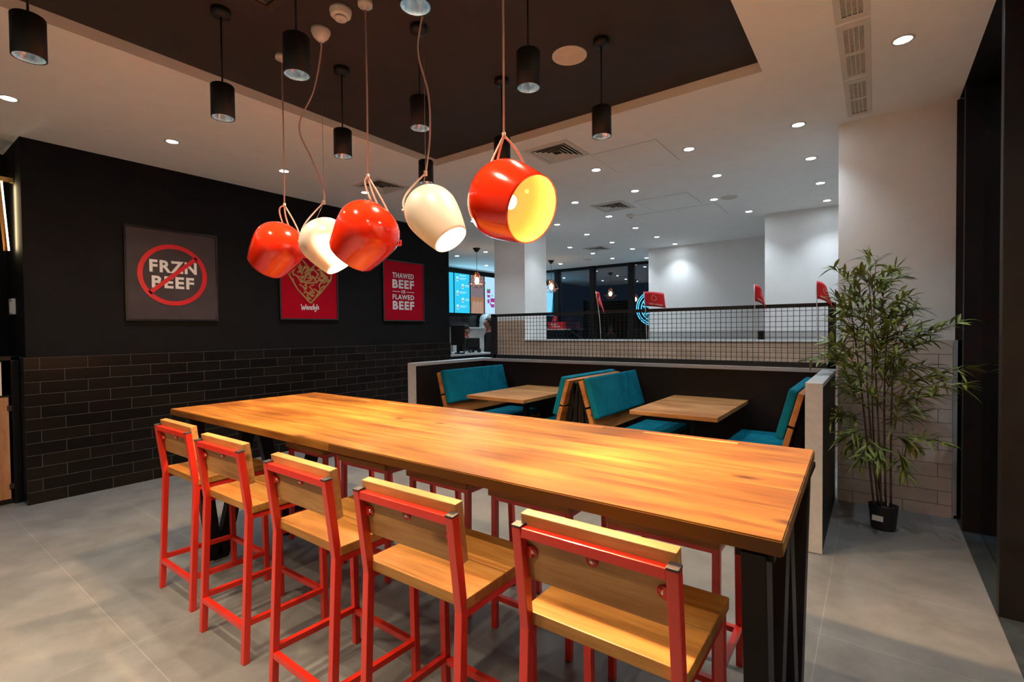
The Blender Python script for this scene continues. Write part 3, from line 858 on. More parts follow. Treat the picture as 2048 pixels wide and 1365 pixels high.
add_text('lettering', 'IS', .085, .050, M['postwhite'], p, PM(5.434, 2.204, t), .035)
b = MB()
for y0, y1 in ((5.206, 5.364), (5.505, 5.664)): b.box((.0245, y0 - t.location.y, 2.197 - t.location.z), (.0262, y1 - t.location.y, 2.207 - t.location.z))
b.build('rule_lines', M['postwhite'], p)

# ---------------------------------------------------------------- left corner: bin cabinet, thermostat, LED fixture
t = thing('bin_cabinet', 'black framed bin cabinet with a wooden door beside the black tiled wall', 'cabinet', (-6.66, .55, 0))
def L(p): return (p[0] + 6.66, p[1] - .55, p[2])
b = MB(); b.box(L((-6.95, .02, .0)), L((-6.40, .055, 1.36))); b.box(L((-6.95, .905, .0)), L((-6.385, .958, 1.36)), .002); b.box(L((-6.95, .02, 1.325)), L((-6.385, .958, 1.362)), .002)
b.box(L((-6.95, .02, 0)), L((-6.42, .93, .05))); b.box(L((-6.95, .05, 0)), L((-6.92, .93, 1.34))); b.box(L((-6.93, .05, .985)), L((-6.42, .91, 1.0))); b.build('body', M['black'], t)
b = MB(); b.box(L((-6.42, .06, .05)), L((-6.398, .885, .985)), .002); d = b.build('door', M['oak'], t)
for z in (.14, .86):
    b = MB(); b.box(L((-6.405, .875, z)), L((-6.392, .905, z + .05))); b.build('hinge', M['blackmatt'], d)
b = MB(); b.box(L((-6.43, .10, 1.005)), L((-6.402, .845, 1.315)), .002); sg = b.build('sign', M['paper'], t)
b = MB(); b.box(L((-6.403, .15, 1.04)), L((-6.4005, .81, 1.285))); b.build('sign_print', plain('maroon_print', (.06, .012, .012), .5), sg)
for s_, z, w_ in (('n', 1.205, .036), ('o', 1.145, .036), ('y', 1.085, .036)):
    add_text('lettering', s_, w_, .034, M['postwhite'], sg, frame_on(L((-6.399, .775, z)), (0, 1, 0), (0, 0, 1)), .03)
t = thing('thermostat', 'small white wall thermostat on the dark side wall at far left', 'thermostat', (-6.64, .98, 1.83))
b = MB(); b.box((-.07, -.03, -.075), (.06, -.001, .075), .004); b.build('housing', M['plastic'], t)
b = MB(); b.box((.02, -.042, -.06), (.055, -.03, .04), .002); b.build('dial', M['vent'], t)
t = thing('wall_light', 'brass wall light with a glowing vertical LED tube at far left', 'wall light', (-6.5, .93, 3.0))
b = MB(); b.box((-.022, -1.4, -.022), (.022, .045, .022), .002); b.build('brass_bar', M['brass'], t)
b = MB(); b.bar((.0, -.055, -.022), (.0, -.02, -.66), .02, .03); tb = b.build('tube_channel', M['brass'], t)
b = MB(); b.tube([(0.0, -.035, -.022), (0.0, .0, -.655)], .009, 10); b.build('led_tube', M['led'], t)
li = lamp('led_light', 'AREA', (-.0, .02, -.34), 1.5, (1, .78, .42), t, direction=(0.0, 1, 0)); li.data.shape = 'RECTANGLE'; li.data.size = .03; li.data.size_y = .6

# ---------------------------------------------------------------- pendants over the table
def px_dir(ix, iy, depth):
    """direction from image-plane components (right, up, forward) at build time"""
    return (right * ix + up * iy + fwd * depth).normalized()
def make_lamp(label, c, d, R, Ln, kind, canopy, knot_z, swag=None, mouth=.8, power=1.0):
    t = thing('pendant_lamp', label, 'pendant lamp', c, group='large tilted pendant lamps over the long table')
    d = Vector(d).normalized()
    mt = axis_mat(-d * Ln / 2, d)       # local z runs from crown to mouth
    def rad(s_):
        # s_: 0 crown .. 1 mouth
        if s_ < .42: return R * math.sqrt(max(0, 1 - ((.42 - s_) / .42) ** 2)) ** .9
        k = (s_ - .42) / .58; return R * (1 - (1 - mouth) * k ** 1.5)
    N = 26
    prof = [(rad(i / N), Ln * i / N) for i in range(N + 1)]
    inner = [(max(0.0, r_ - .004), z + (.004 if i < N else 0)) for i, (r_, z) in enumerate(prof)]
    b = MB(); b.mi = 0
    b.lathe(prof + [(inner[-1][0], inner[-1][1])], 56, mt)
    b.build('shade', M['redgloss'] if kind == 'red' else M['whitelamp'], t)
    b = MB(); b.lathe(inner[:-1] + [(inner[-1][0] - .0005, Ln - .002)], 56, mt); b.build('shade_lining', M['redin'] if kind == 'red' else M['whitein'], t)
    bs = .40 * Ln
    b = MB(); b.lathe([(0, .012), (.032, .012), (.032, bs - .035), (.02, bs - .02), (0, bs - .02)], 20, mt); b.build('socket', M['plastic'], t)
    b = MB(); b.lathe([(.016, bs - .02), (.030, bs + .005), (.036, bs + .03), (.030, bs + .058), (.016, bs + .072), (0, bs + .076)], 20, mt); bo = b.build('bulb', M['bulb'], t)
    lamp('bulb_light', 'POINT', -d * Ln / 2 + d * (bs + .095), BULB_W * power, WARM, t, .03)
    # knot, cords
    K = Vector((canopy[0] - c[0], canopy[1] - c[1], knot_z - c[2]))
    top = Vector((canopy[0] - c[0], canopy[1] - c[1], canopy[2] - c[2]))
    x_, y_ = Vector(mt.col[0][:3]), Vector(mt.col[1][:3])
    side = right - d * right.dot(d); side.normalize()
    other = d.cross(side).normalized()
    def anchor(v_, s_): return -d * Ln / 2 + d * Ln * s_ + v_ * rad(s_)
    def arc(A, B, bow, n_=10):
        out_ = []
        for i in range(n_ + 1):
            s_ = i / n_; out_.append(A * (1 - s_) + B * s_ + bow * math.sin(PI * s_))
        return out_
    b = MB()
    cr = .0048
    if swag:
        pts = [top + Vector((-.015, 0, -.06))]
        for s_, ox, oz in swag: pts.append(top * (1 - s_) + K * s_ + right * ox)
        pts.append(K)
        P_ = pts; fine = []
        for i in range(len(P_) - 1):
            p0_, p1_, p2_, p3_ = P_[max(i - 1, 0)], P_[i], P_[i + 1], P_[min(i + 2, len(P_) - 1)]
            for q in range(8):
                s_ = q / 8
                fine.append(.5 * ((2 * p1_) + (p2_ - p0_) * s_ + (2 * p0_ - 5 * p1_ + 4 * p2_ - p3_) * s_ * s_ + (3 * p1_ - p0_ - 3 * p2_ + p3_) * s_ ** 3))
        fine.append(P_[-1])
        b.tube(fine, cr, 8)
        A = anchor(-side, .16)
        b.tube(arc(K, A, -right * .05 + up * -.02), cr, 8)
        b.tube([K + Vector((0, 0, .012)), K + Vector((0, 0, -.012))], .009, 8)
        b.build('cord', M['cord'], t)
        b = MB(); b.tube([top, K], .0014, 6); b.tube([K, -d * Ln * .5 + d * Ln * .10 + up * rad(.1) * .3], .0014, 6); b.build('suspension_wire', M['steel'], t)
        b = MB(); b.tube([A - d * .0 + side * .004, A - side * .018 + up * .01], .008, 8); b.build('cord_clip', M['cord'], t)
    else:
        b.tube([top, top * .5 + K * .5 + right * .003, K], cr, 8)
        A1, A2 = anchor(side, .34), anchor(-side * .6 + other * (.8 if other.dot(fwd) > 0 else -.8), .12)
        b.tube(arc(K, A1, side * .035 + up * .015), cr, 8)
        b.tube(arc(K, A2, -side * .03 + up * .01), cr, 8)
        b.tube(arc(K, A2 - side * -.05, -side * .01), cr, 8)
        b.tube([K + Vector((0, 0, .012)), K + Vector((0, 0, -.012))], .009, 8)
        b.build('cord', M['cord'], t)
        b = MB(); n1 = side
        b.tube([A1 - side * .012, A1 + side * .02 + up * .012], [.010, .007], 10)
        b.tube([A1 + side * .02 + up * .012 + Vector((0, 0, .0)) + other * .012 * math.cos(q) + up * .014 * (1 + math.sin(q)) for q in [2 * PI * k / 12 for k in range(13)]], .0035, 6)
        b.build('cord_yoke', M['redgloss'] if kind == 'red' and swag is None and R > .17 else M['brass'], t)
    b = MB(); cm = Matrix.Translation(top)
    if swag: b.lathe([(0, -.075), (.02, -.072), (.045, -.045), (.058, -.018), (.058, 0), (0, 0)], 28, cm)
    else: b.lathe([(0, -.05), (.008, -.05), (.008, -.03), (.040, -.03), (.040, 0), (0, 0)], 28, cm)
    b.build('canopy', M['plastic'], t)
    return t
DC = H + .072
make_lamp('glossy red pendant lamp, leftmost over the long table', (-3.31, 1.79, 2.14), px_dir(-.66, -.66, .40), .172, .325, 'red', (-3.221, 1.79, DC), 2.415, mouth=.80, power=.9)
make_lamp('white pendant lamp on a looping cord between two red lamps', (-2.74, 1.79, 2.10), px_dir(.56, -.80, .02), .150, .315, 'white', (-2.762, 1.79, DC), 2.36, [(.12, .0, 0), (.35, -.05, 0), (.56, -.145, 0), (.75, -.07, 0), (.93, .0, 0)], mouth=.66, power=.45)
make_lamp('glossy red pendant lamp in the middle with two looped cords', (-2.345, 1.79, 2.12), px_dir(-.66, -.66, .40), .180, .335, 'red', (-2.326, 1.79, DC), 2.436, mouth=.80, power=.8)
make_lamp('white pendant lamp with its open mouth turned to the right', (-1.80, 1.79, 2.135), px_dir(.54, -.78, -.26), .136, .325, 'white', (-1.86, 1.79, DC), 2.363, [(.15, .015, 0), (.40, -.03, 0), (.62, .02, 0), (.82, .025, 0)], mouth=.66, power=.45)
make_lamp('biggest glossy red pendant lamp showing its glowing orange inside', (-1.335, 1.79, 2.135), px_dir(.66, -.40, -.62), .178, .325, 'red', (-1.354, 1.79, DC), 2.433, mouth=.83, power=2.5)

# black cylinder spots
def make_can(label):
    t = thing('cylinder_spotlight', label, 'spotlight', group='black cylinder pendant spotlights')
    b = MB(); b.lathe([(0, 0), (.052, 0), (.052, -.035), (.012, -.045), (0, -.045)], 28); b.build('canopy', M['blackmatt'], t)
    b = MB(); b.tube([(0, 0, -.04), (0, 0, -.44)], .005, 8); b.build('cable', M['cable'], t)
    b = MB(); b.lathe([(0, -.435), (.058, -.435), (.062, -.44), (.062, -.62), (.057, -.62), (.057, -.60)], 36); bd = b.build('body', M['blackmatt'], t)
    b = MB(); b.lathe([(.057, -.618), (.045, -.575), (.022, -.555)], 36); b.build('reflector', M['refl'], t)
    b = MB(); b.lathe([(.0225, -.556), (.0, -.556)], 24); b.build('led', M['spotled'], t)
    lamp('spot_light', 'SPOT', (0, 0, -.58), CAN_W, CANC, t, .02, (0, 0, -1), 112, .7)
    return t
cans = [(-3.075, .525, 'black cylinder spotlight at the upper left corner, nearest the black wall'),
        (-3.05, 1.335, 'black cylinder spotlight hanging left of the leftmost red lamp cord'),
        (-3.05, 2.135, 'black cylinder spotlight hanging between the red lamp cords, farther back'),
        (-3.05, 2.94, 'black cylinder spotlight farthest back, just above the right white pendant lamp'),
        (-2.265, 1.335, 'black cylinder spotlight beside the smoke detector and looping cord'),
        (-2.26, 2.135, 'black cylinder spotlight behind the right white pendant lamp cord'),
        (-2.245, 2.945, 'black cylinder spotlight hidden behind the top of the biggest red lamp'),
        (-1.43, 1.335, 'black cylinder spotlight cut off at the top edge with its lamp shining'),
        (-1.445, 2.125, 'black cylinder spotlight shining left of the round ceiling speaker'),
        (-1.43, 2.94, 'black cylinder spotlight farthest right, below the dark ceiling edge')]
cans += [(x, y, 'added unseen black cylinder spotlight above the camera, out of frame, column %s row %s' % (cn, rn)) for y, rn in ((.525, 'one'), (-.29, 'two'), (-1.1, 'three'), (-1.91, 'four')) for x, cn in ((-3.05, 'left'), (-2.25, 'middle'), (-1.43, 'right')) if not (y > 0 and x < -3)]  # out-of-frame spots added to light the near side of the stools
pc = None
for x, y, lb in cans:
    if pc is None: o = pc = make_can(lb)
    else: o = copy_tree(pc)
    o.location = (x, y, DC); o['label'] = lb

# recessed downlights
def make_down(label):
    t = thing('recessed_downlight', label, 'downlight', group='small round recessed ceiling downlights')
    b = MB(); b.lathe([(.062, 0), (.060, -.006), (.047, -.006), (.044, -.001), (.044, 0)], 28); b.build('ring', M['vent'], t)
    b = MB(); b.lathe([(.044, -.002), (0, -.002)], 24); b.build('led', M['downled'], t)
    lamp('downlight_light', 'SPOT', (0, 0, -.012), DOWN_W, COOL, t, .03, (0, 0, -1), 104, 1.0)
    return t
G = [(-5.285, .78), (-5.285, 1.86), (-5.285, 2.94), (-5.285, 4.02), (.132, 3.975), (-.555, 5.05), (-1.505, 5.05), (-.558, 6.13), (-2.53, 5.055), (-1.502, 6.12),
     (-.556, 7.24), (-2.516, 6.13), (-3.409, 6.15), (-1.812, 7.22), (-.557, 8.29), (-3.404, 7.24), (-1.569, 8.297), (-4.355, 7.23 - .0), (-3.42, 8.35), (-4.367, 8.33),
     (-3.423, 9.42), (-4.364, 9.42), (-5.338, 9.39), (-3.405, 10.44), (-4.358, 10.46), (-5.337, 10.47), (-5.33, 11.52), (-6.858, 11.55), (-7.151, 7.64), (-7.127, 8.69), (-8.022, 8.71), (-4.63, 12.0), (-5.285, 5.1), (-5.285, 6.15), (-4.355, 5.05), (-4.355, 6.15), (-3.41, 5.05)]
def dl_label(x, y):
    named = {0: 'recessed downlight at the left edge of the photo over the black wall corner', 1: 'recessed downlight above the FRZN BEEF poster', 2: 'recessed downlight above the heart poster, behind the leftmost lamp cord',
             3: 'recessed downlight beside the ceiling air diffuser behind the middle red lamp', 4: 'recessed downlight nearest the window wall at the upper right', 5: 'recessed downlight left of the right return wall, first of that row',
             6: 'recessed downlight right of the long ceiling slit', 7: 'recessed downlight second in the row along the right return wall', 8: 'recessed downlight near the first square air diffuser and its ceiling seam',
             10: 'recessed downlight third in the row along the right return wall', 13: 'recessed downlight beside the round white ceiling speaker', 14: 'recessed downlight above the right end of the far white wall',
             16: 'recessed downlight above the left end of the nearer white wall', 23: 'recessed downlight throwing a bright scallop on the far white wall', 31: 'recessed downlight at the corner where the far wall meets the windows',
             27: 'recessed downlight near the far copper wire lamp', 28: 'recessed downlight at the end of the black wall by the menu screens', 29: 'recessed downlight right of the near copper wire lamp', 30: 'recessed downlight left of the near copper wire lamp'}
    return named
named = dl_label(0, 0)
pd = None
words = {9: 'recessed downlight between the slit and the round speaker, in the second row', 11: 'recessed downlight right above the second square air diffuser', 12: 'recessed downlight left above the second square air diffuser',
         15: 'recessed downlight just below the second square air diffuser', 17: 'recessed downlight just right of the white column top, first row', 18: 'recessed downlight below the access panel and smoke detector',
         19: 'recessed downlight right of the column, between the second and third air diffusers', 20: 'recessed downlight right of the third air diffuser, toward the scalloped wall', 21: 'recessed downlight just above the third air diffuser',
         22: 'recessed downlight left of the third air diffuser near the column', 24: 'recessed downlight below and right of the third air diffuser', 25: 'recessed downlight directly below the third air diffuser', 26: 'recessed downlight over the back windows near the small round speaker'}
named.update(words)
named.update({32: 'recessed downlight hidden behind the right white pendant lamp', 33: 'recessed downlight hidden behind the biggest red lamp, left of the column', 34: 'recessed downlight hidden behind the left rim of the biggest red lamp',
              35: 'recessed downlight hidden behind the mouth of the biggest red lamp', 36: 'recessed downlight hidden behind the upper right of the biggest red lamp'})
for k, (x, y) in enumerate(G):
    if pd is None: o = pd = make_down(named[k])
    else: o = copy_tree(pd)
    o.location = (x, y, H); o['label'] = named[k]
for x, y in ((-8.6, 10.5), (-8.6, 11.9), (-6.9, 9.9)):
    o = copy_tree(pd); o.location = (x, y, H); o['label'] = {-8.6: 'recessed downlight over the kitchen counter before the menu screens', -6.9: 'recessed downlight between the two copper wire lamps'}[x]
    if y == 11.9: o['label'] = 'recessed downlight over the kitchen counter near the back windows'

for x, y, lb in ((-5.285, -.30, 'added unseen recessed downlight at far left before the bin cabinet'), (-5.285, -1.4, 'added unseen recessed downlight behind the camera at the left'),
                 (.132, 2.9, 'added unseen recessed downlight above the camera along the window wall, second'), (.132, .74, 'added unseen recessed downlight above the camera along the window wall, third')):
    o = copy_tree(pd); o.location = (x, y, H); o['label'] = lb  # unseen downlights added to brighten the near side of the room
# air diffusers
def make_diffuser(label, mf, md, hs=.245):
    t = thing('air_diffuser', label, 'air vent', group='square four-way ceiling air diffusers')
    b = MB()
    b.lathe([(hs * 1.414, 0), (hs * 1.414, -.008), (hs * .80 * 1.414, -.012), (hs * .80 * 1.414, 0)], 4, Matrix.Rotation(PI / 4, 4, 'Z'), smooth=False); b.build('frame', mf, t)
    b = MB(); b.box((-hs * .8, -hs * .8, -.002), (hs * .8, hs * .8, .0)); b.build('backing', md, t)
    for q in (.74, .58, .42, .26):
        b = MB(); b.lathe([(hs * q * 1.414, -.012), (hs * (q - .085) * 1.414, -.004), (hs * (q - .09) * 1.414, -.006), (hs * (q) * 1.414, -.016), (hs * q * 1.414, -.012)], 4, Matrix.Rotation(PI / 4, 4, 'Z'), smooth=False)
        b.build('blade', mf, t)
    return t
pdf = make_diffuser('square air diffuser beside the biggest red lamp, nearest of the pale ones', M['vent'], M['darkin'])
pdf.location = (-2.595, 4.32, H)
for x, y, lb in ((-4.90, 3.97, 'square air diffuser behind the middle red lamp above the black wall'), (-3.085, 6.70, 'square air diffuser in the middle of the far white ceiling'), (-4.95, 9.92, 'square air diffuser farthest back near the windows'),
                 (-6.75, 9.4, 'square air diffuser near the copper wire lamps by the menu screens')):
    o = copy_tree(pdf); o.location = (x, y, H); o['label'] = lb
dd = make_diffuser('dark brown square air diffuser on the dark ceiling at the top edge', plain('dark_vent', (.05, .038, .03), .5), M['darkin'], .25)
dd.location = (-2.843 + .25, 1.52 - .25, DC)

# long wall grilles on the right ceiling
def make_slot(label, y0, y1):
    t = thing('ceiling_grille', label, 'air vent', (-.115, (y0 + y1) / 2, H), group='rectangular louvred ceiling grilles')
    h = (y1 - y0) / 2 - .006; w = .083
    b = MB(); gx0, gx1, gy = -.05, .052, h - .055
    b.box((-w, -h, -.006), (gx0, h, 0), .001); b.box((gx1, -h, -.006), (w, h, 0), .001); b.box((gx0, -h, -.006), (gx1, -gy, 0), .001); b.box((gx0, gy, -.006), (gx1, h, 0), .001)
    b.build('frame', M['vent'], t)
    b = MB(); b.box((gx0, -gy, -.0015), (gx1, gy, -.0005)); b.build('backing', M['darkin'], t)
    b = MB()
    for k in range(1, 4): x = gx0 + (gx1 - gx0) * k / 4; b.box((x - .0025, -gy, -.006), (x + .0025, gy, -.0016))
    b.box((gx0, -.02, -.0055), (gx1, .02, -.0016))
    n_ = int(gy * 2 / .017)
    for k in range(n_): y = -gy + .017 * (k + .5); b.box((gx0, y - .004, -.005), (gx1, y + .003, -.002))
    b.build('louvre', M['vent'], t)
make_slot('louvred ceiling grille cut by the top edge of the photo', 2.75, 3.545)
make_slot('louvred ceiling grille, middle of the three on the right', 3.565, 4.37)
make_slot('louvred ceiling grille nearest the white return wall', 4.39, 5.14)

# speakers, smoke detectors, access panels
def disc(label, x, y, z, r, g='round white ceiling speakers'):
    t = thing('ceiling_speaker', label, 'speaker', (x, y, z), group=g)
    b = MB(); b.lathe([(r, 0), (r, -.006), (r - .006, -.009), (r - .008, -.006)], 40); b.build('rim', M['plastic'], t)
    b = MB(); b.lathe([(r - .008, -.006), (0, -.0065)], 40); b.build('speaker_cover', plain('speaker_cloth', (.70, .62, .52), .8, bump=.5, scale=12), t)
disc('round pale ceiling speaker on the dark ceiling', -1.684, 2.975, DC, .118)
disc('round pale ceiling speaker on the far white ceiling', -1.62, 7.24, H, .11)
disc('small round ceiling speaker over the back windows', -5.9, 11.3, H, .12)
def detector(label, x, y, z):
    t = thing('smoke_detector', label, 'smoke detector', (x, y, z), group='white ceiling smoke detectors')
    b = MB(); b.lathe([(0, 0), (.062, 0), (.062, -.018), (.058, -.022), (.058, -.036), (.045, -.046), (.034, -.047)], 36); b.build('housing', M['plastic'], t)
    b = MB(); b.lathe([(.033, -.040), (.033, -.052)], 30); b.build('chamber', M['darkin'], t)
    b = MB(); b.lathe([(.036, -.052), (.034, -.060), (.008, -.062), (.008, -.058), (0, -.058)], 30); b.build('sensor_cap', M['plastic'], t)
detector('white smoke detector on the dark ceiling near the looping cord', -2.50, 1.75, DC)
detector('white smoke detector on the far white ceiling beside an air diffuser', -3.10, 7.36, H)
def access(label, x0, y0, x1, y1):
    t = thing('access_panel', label, 'access panel', ((x0 + x1) / 2, (y0 + y1) / 2, H), group='flush ceiling access panels')
    hx, hy = (x1 - x0) / 2, (y1 - y0) / 2; w = .0035
    b = MB(); b.box((-hx + w, -hy + w, -.0022), (hx - w, hy - w, -.0002)); b.build('panel', M['ceil'], t)
    b = MB()
    for lo, hi in (((-hx, -hy), (hx, -hy + w)), ((-hx, hy - w), (hx, hy)), ((-hx, -hy), (-hx + w, hy)), ((hx - w, -hy), (hx, hy))): b.box((*lo, -.0016), (*hi, -.0001))
    b.build('gap', plain('shadow_gap', (.25, .23, .21), .9), t)
access('flush access panel between two downlights near the dark ceiling', -2.37, 4.60, -1.68, 5.32)
access('flush access panel right of the far smoke detector', -3.2, 7.44, -1.85, 8.25)
access('flush access panel beside the second air diffuser', -2.72, 6.62, -2.0, 7.33)

# ---------------------------------------------------------------- kitchen end
def screen(label, y0, y1, mat):
    t = thing('menu_screen', label, 'menu screen', (-9.62, (y0 + y1) / 2, 2.645), group='glowing menu screens')
    h = (y1 - y0) / 2
    b = MB(); b.box((0, -h, -.58), (.03, h, .58), .003); b.build('bezel', M['black'], t)
    b = MB(); b.box((.0301, -h + .015, -.565), (.0325, h - .015, .565)); p = b.build('display', mat, t)
    return t, p, h
def cup(b, y, z, w, h_, x=.0335):
    b.poly([(x, y - w * .36, z), (x, y + w * .36, z), (x, y + w * .5, z + h_), (x, y - w * .5, z + h_)])
t, p, h = screen('lit menu screen at the left edge beside the black wall end', 9.60, 10.262, M['cyan'])
t, p, h = screen('lit cyan menu screen with small cups and white text lines', 10.275, 10.945, M['cyan'])
b1, b2 = MB(), MB()
for k in range(5):
    z = .33 - k * .2; y = (-.2, .02)[k % 2]
    cup(b1, y, z, .09, .14); cup(b2, y, z + .02, .05, .06, .0340)
    for q in range(2): b1.box((.0327, y + .09, z + .10 - q * .035), (.0333, min(y + .09 + (.30 - .07 * q), h - .03), z + .115 - q * .035 - .004 * q))
b1.box((.0327, -.12, .50), (.0333, .17, .52))
b1.build('cups_and_text', M['wglow'], p); b2.build('cup_fill', M['brownm'], p)
t, p, h = screen('lit menu screen showing a brown photo of glass', 10.965, 11.60, M['greys'])
b = MB(); b.box((.0327, -h + .015, -.565), (.0333, h - .015, -.08)); b.build('photo_lower', M['orangs'], p)
b = MB()
for k in range(9):
    y = -.26 + .06 * k; b.poly([(.0338, y, -.56), (.0338, y + .015, -.56), (.0338, y * .9 + .05, -.22 + .03 * math.sin(k * 2)), (.0338, y * .9 + .035, -.20 + .03 * math.sin(k * 2))])
b.build('photo_glints', M['glint'], p)
t, p, h = screen('lit pale menu screen with purple cups beside the white column', 11.62, 12.25, M['paleb'])
bp_, bg_, bw_ = MB(), MB(), MB()
cup(bp_, -.12, -.06, .17, .22); cup(bp_, .07, -.36, .22, .28); cup(bp_, -.13, -.24, .12, .12)
bg_.box((.0338, -.21, .16), (.0345, -.03, .20)); bg_.box((.0338, .02, -.02), (.0345, .08, .02)); bw_.box((.0346, -.18, .02), (.035, -.06, .07)); bw_.box((.0346, .0, -.26), (.035, .14, -.20))
bp_.box((.0336, -.06, -.29), (.0342, .0, -.23)); bp_.box((.0336, .20, -.30), (.0342, .27, -.24))
bp_.build('purple_cups', M['purple'], p); bg_.build('green_lids', M['greeng'], p); bw_.build('cup_labels', M['wglow'], p)
li = lamp('screen_glow', 'AREA', (-9.5, 11.0, 2.65), 5, (.35, .75, 1), None, direction=(1, 0, -.1)); li.data.shape = 'RECTANGLE'; li.data.size = 2.4; li.data.size_y = 1.0

t = thing('back_counter', 'white back counter with a blue grey panel under the menu screens', 'counter', (-9.3, 10.7, 0))
b = MB(); b.box((-.34, -1.1, 0), (.28, 1.7, 1.62)); b.build('cabinet', M['counter'], t)
b = MB(); b.box((-.34, -1.12, 1.62), (.34, 1.72, 1.66), .004); b.build('worktop', M['counter'], t)
b = MB(); b.poly([(.282, .35, 1.30), (.282, 1.15, 1.30), (.282, 1.30, .9), (.282, 1.35, .4), (.282, .25, .4)], .01, (1, 0, 0)); b.build('panel', M['tealblue'], t)
t = thing('paper_dispenser', 'white rounded paper towel dispenser on the back counter', 'dispenser', (-9.45, 11.55, 1.66))
b = MB(); b.lathe([(0, -.13), (.20, -.13), (.20, .13), (0, .13)], 32, Matrix.Translation((.0, 0, .205)) @ Matrix.Rotation(PI / 2, 4, 'Y') , smooth=False); b.build('drum', M['counter'], t)
b = MB(); b.box((-.13, -.21, 0), (.10, .21, .12), .01); b.build('base', M['vent'], t)
for k, y in enumerate((11.18, 11.27, 11.36, 11.44)):
    b = MB(); b.lathe([(0, 0), (.028, 0), (.038, .10), (.034, .10), (.026, .01), (0, .01)], 16); o = b.build('glass_cup', M['plastic']); o.location = (-9.12, y, 1.66)
    tag(o, 'small pale cup in the row on the back counter', 'cup', 'cups on the back counter')

t = thing('order_counter', 'white topped service counter beyond the end of the black wall', 'counter', (-7.05, 7.6, 0))
b = MB(); b.box((-.40, -.65, 0), (.36, .60, 1.06)); b.build('cabinet', M['black'], t)
b = MB(); b.box((-.42, -.67, 1.06), (.42, .62, 1.10), .004); b.build('worktop', M['counter'], t)
t = thing('till_monitor', 'tall black till monitor seen from behind at the end of the black wall', 'monitor', (-6.78, 7.36, 1.10))
mt = Matrix.Rotation(.65, 4, 'Z')
b = MB(); b.box((-.14, -.03, .17), (.14, .03, .58), .02, mt); b.build('screen_housing', M['blackmatt'], t)
b = MB(); b.box((-.03, -.02, .02), (.03, .02, .2), .004, mt); b.build('stand', M['blackmatt'], t)
b = MB(); b.box((-.13, -.11, 0), (.13, .11, .025), .004, mt); b.build('base', M['blackmatt'], t)
t = thing('till_monitor', 'lower black till with a rounded top beside the standing person', 'monitor', (-6.90, 7.98, 1.10))
mt = Matrix.Rotation(.65, 4, 'Z')
b = MB(); b.box((-.15, -.09, 0), (.15, .09, .08), .01, mt); b.build('base', M['blackmatt'], t)
b = MB(); b.box((-.13, -.03, .07), (.13, .03, .32), .028, mt @ Matrix.Rotation(.18, 4, 'X')); b.build('screen_housing', M['blackmatt'], t)
for k, (x, y, w_, h_) in enumerate(((-6.70, 7.02, .05, .05), (-6.72, 7.13, .06, .035), (-6.74, 7.50, .03, .06), (-6.75, 7.60, .03, .05), (-6.76, 7.72, .04, .06), (-6.78, 7.90, .05, .04))):
    b = MB(); b.box((-w_ / 2, -w_ / 2, 0), (w_ / 2, w_ / 2, h_), .004); o = b.build('condiment_tub', M['counter'] if k % 2 else M['tealblue']); o.location = (x, y, 1.10)
    tag(o, 'small tub on the near edge of the service counter', 'tub', 'small tubs on the service counter')

# copper wire lamps
def copper(label, x, y, zc):
    t = thing('copper_wire_lamp', label, 'pendant lamp', (x, y, H), group='copper wire cage pendant lamps')
    b = MB(); b.lathe([(0, 0), (.085, 0), (.03, -.08), (.008, -.085), (0, -.085)], 24); b.build('canopy', M['blackmatt'], t)
    dz = zc - H
    b = MB(); b.tube([(0, 0, -.08), (0, 0, dz + .13)], .004, 6); b.build('cable', M['cable'], t)
    b = MB(); b.lathe([(0, dz + .14), (.018, dz + .14), (.022, dz + .06), (0, dz + .06)], 12); b.build('socket', M['copper'], t)
    b = MB(); b.lathe([(.015, dz + .06), (.045, dz + .0), (.048, dz - .04), (.03, dz - .08), (0, dz - .09)], 16); b.build('bulb', M['warmbulb'], t)
    b = MB(); n_ = 6; R1, R2 = .19, .09
    T = [Vector((.03 * math.cos(2 * PI * k / n_), .03 * math.sin(2 * PI * k / n_), dz + .17)) for k in range(n_)]
    Mi = [Vector((R1 * math.cos(2 * PI * (k + .5) / n_), R1 * math.sin(2 * PI * (k + .5) / n_), dz - .07)) for k in range(n_)]
    Bo = [Vector((R2 * math.cos(2 * PI * k / n_), R2 * math.sin(2 * PI * k / n_), dz - .17)) for k in range(n_)]
    for k in range(n_):
        j = (k + 1) % n_
        for A, B in ((T[k], T[j]), (T[k], Mi[k]), (T[j], Mi[k]), (Mi[k], Mi[j]), (Mi[k], Bo[k]), (Mi[k], Bo[j]), (Bo[k], Bo[j])): b.bar(A, B, .006)
    b.build('wire_cage', M['copper'], t)
    lamp('filament_light', 'POINT', (0, 0, dz - .02), 6, (1, .55, .28), t, .05)
copper('copper wire cage lamp hanging before the menu screens', -6.976, 8.196, 2.66)
copper('copper wire cage lamp half hidden by the white column', -6.72, 10.84, 2.70)

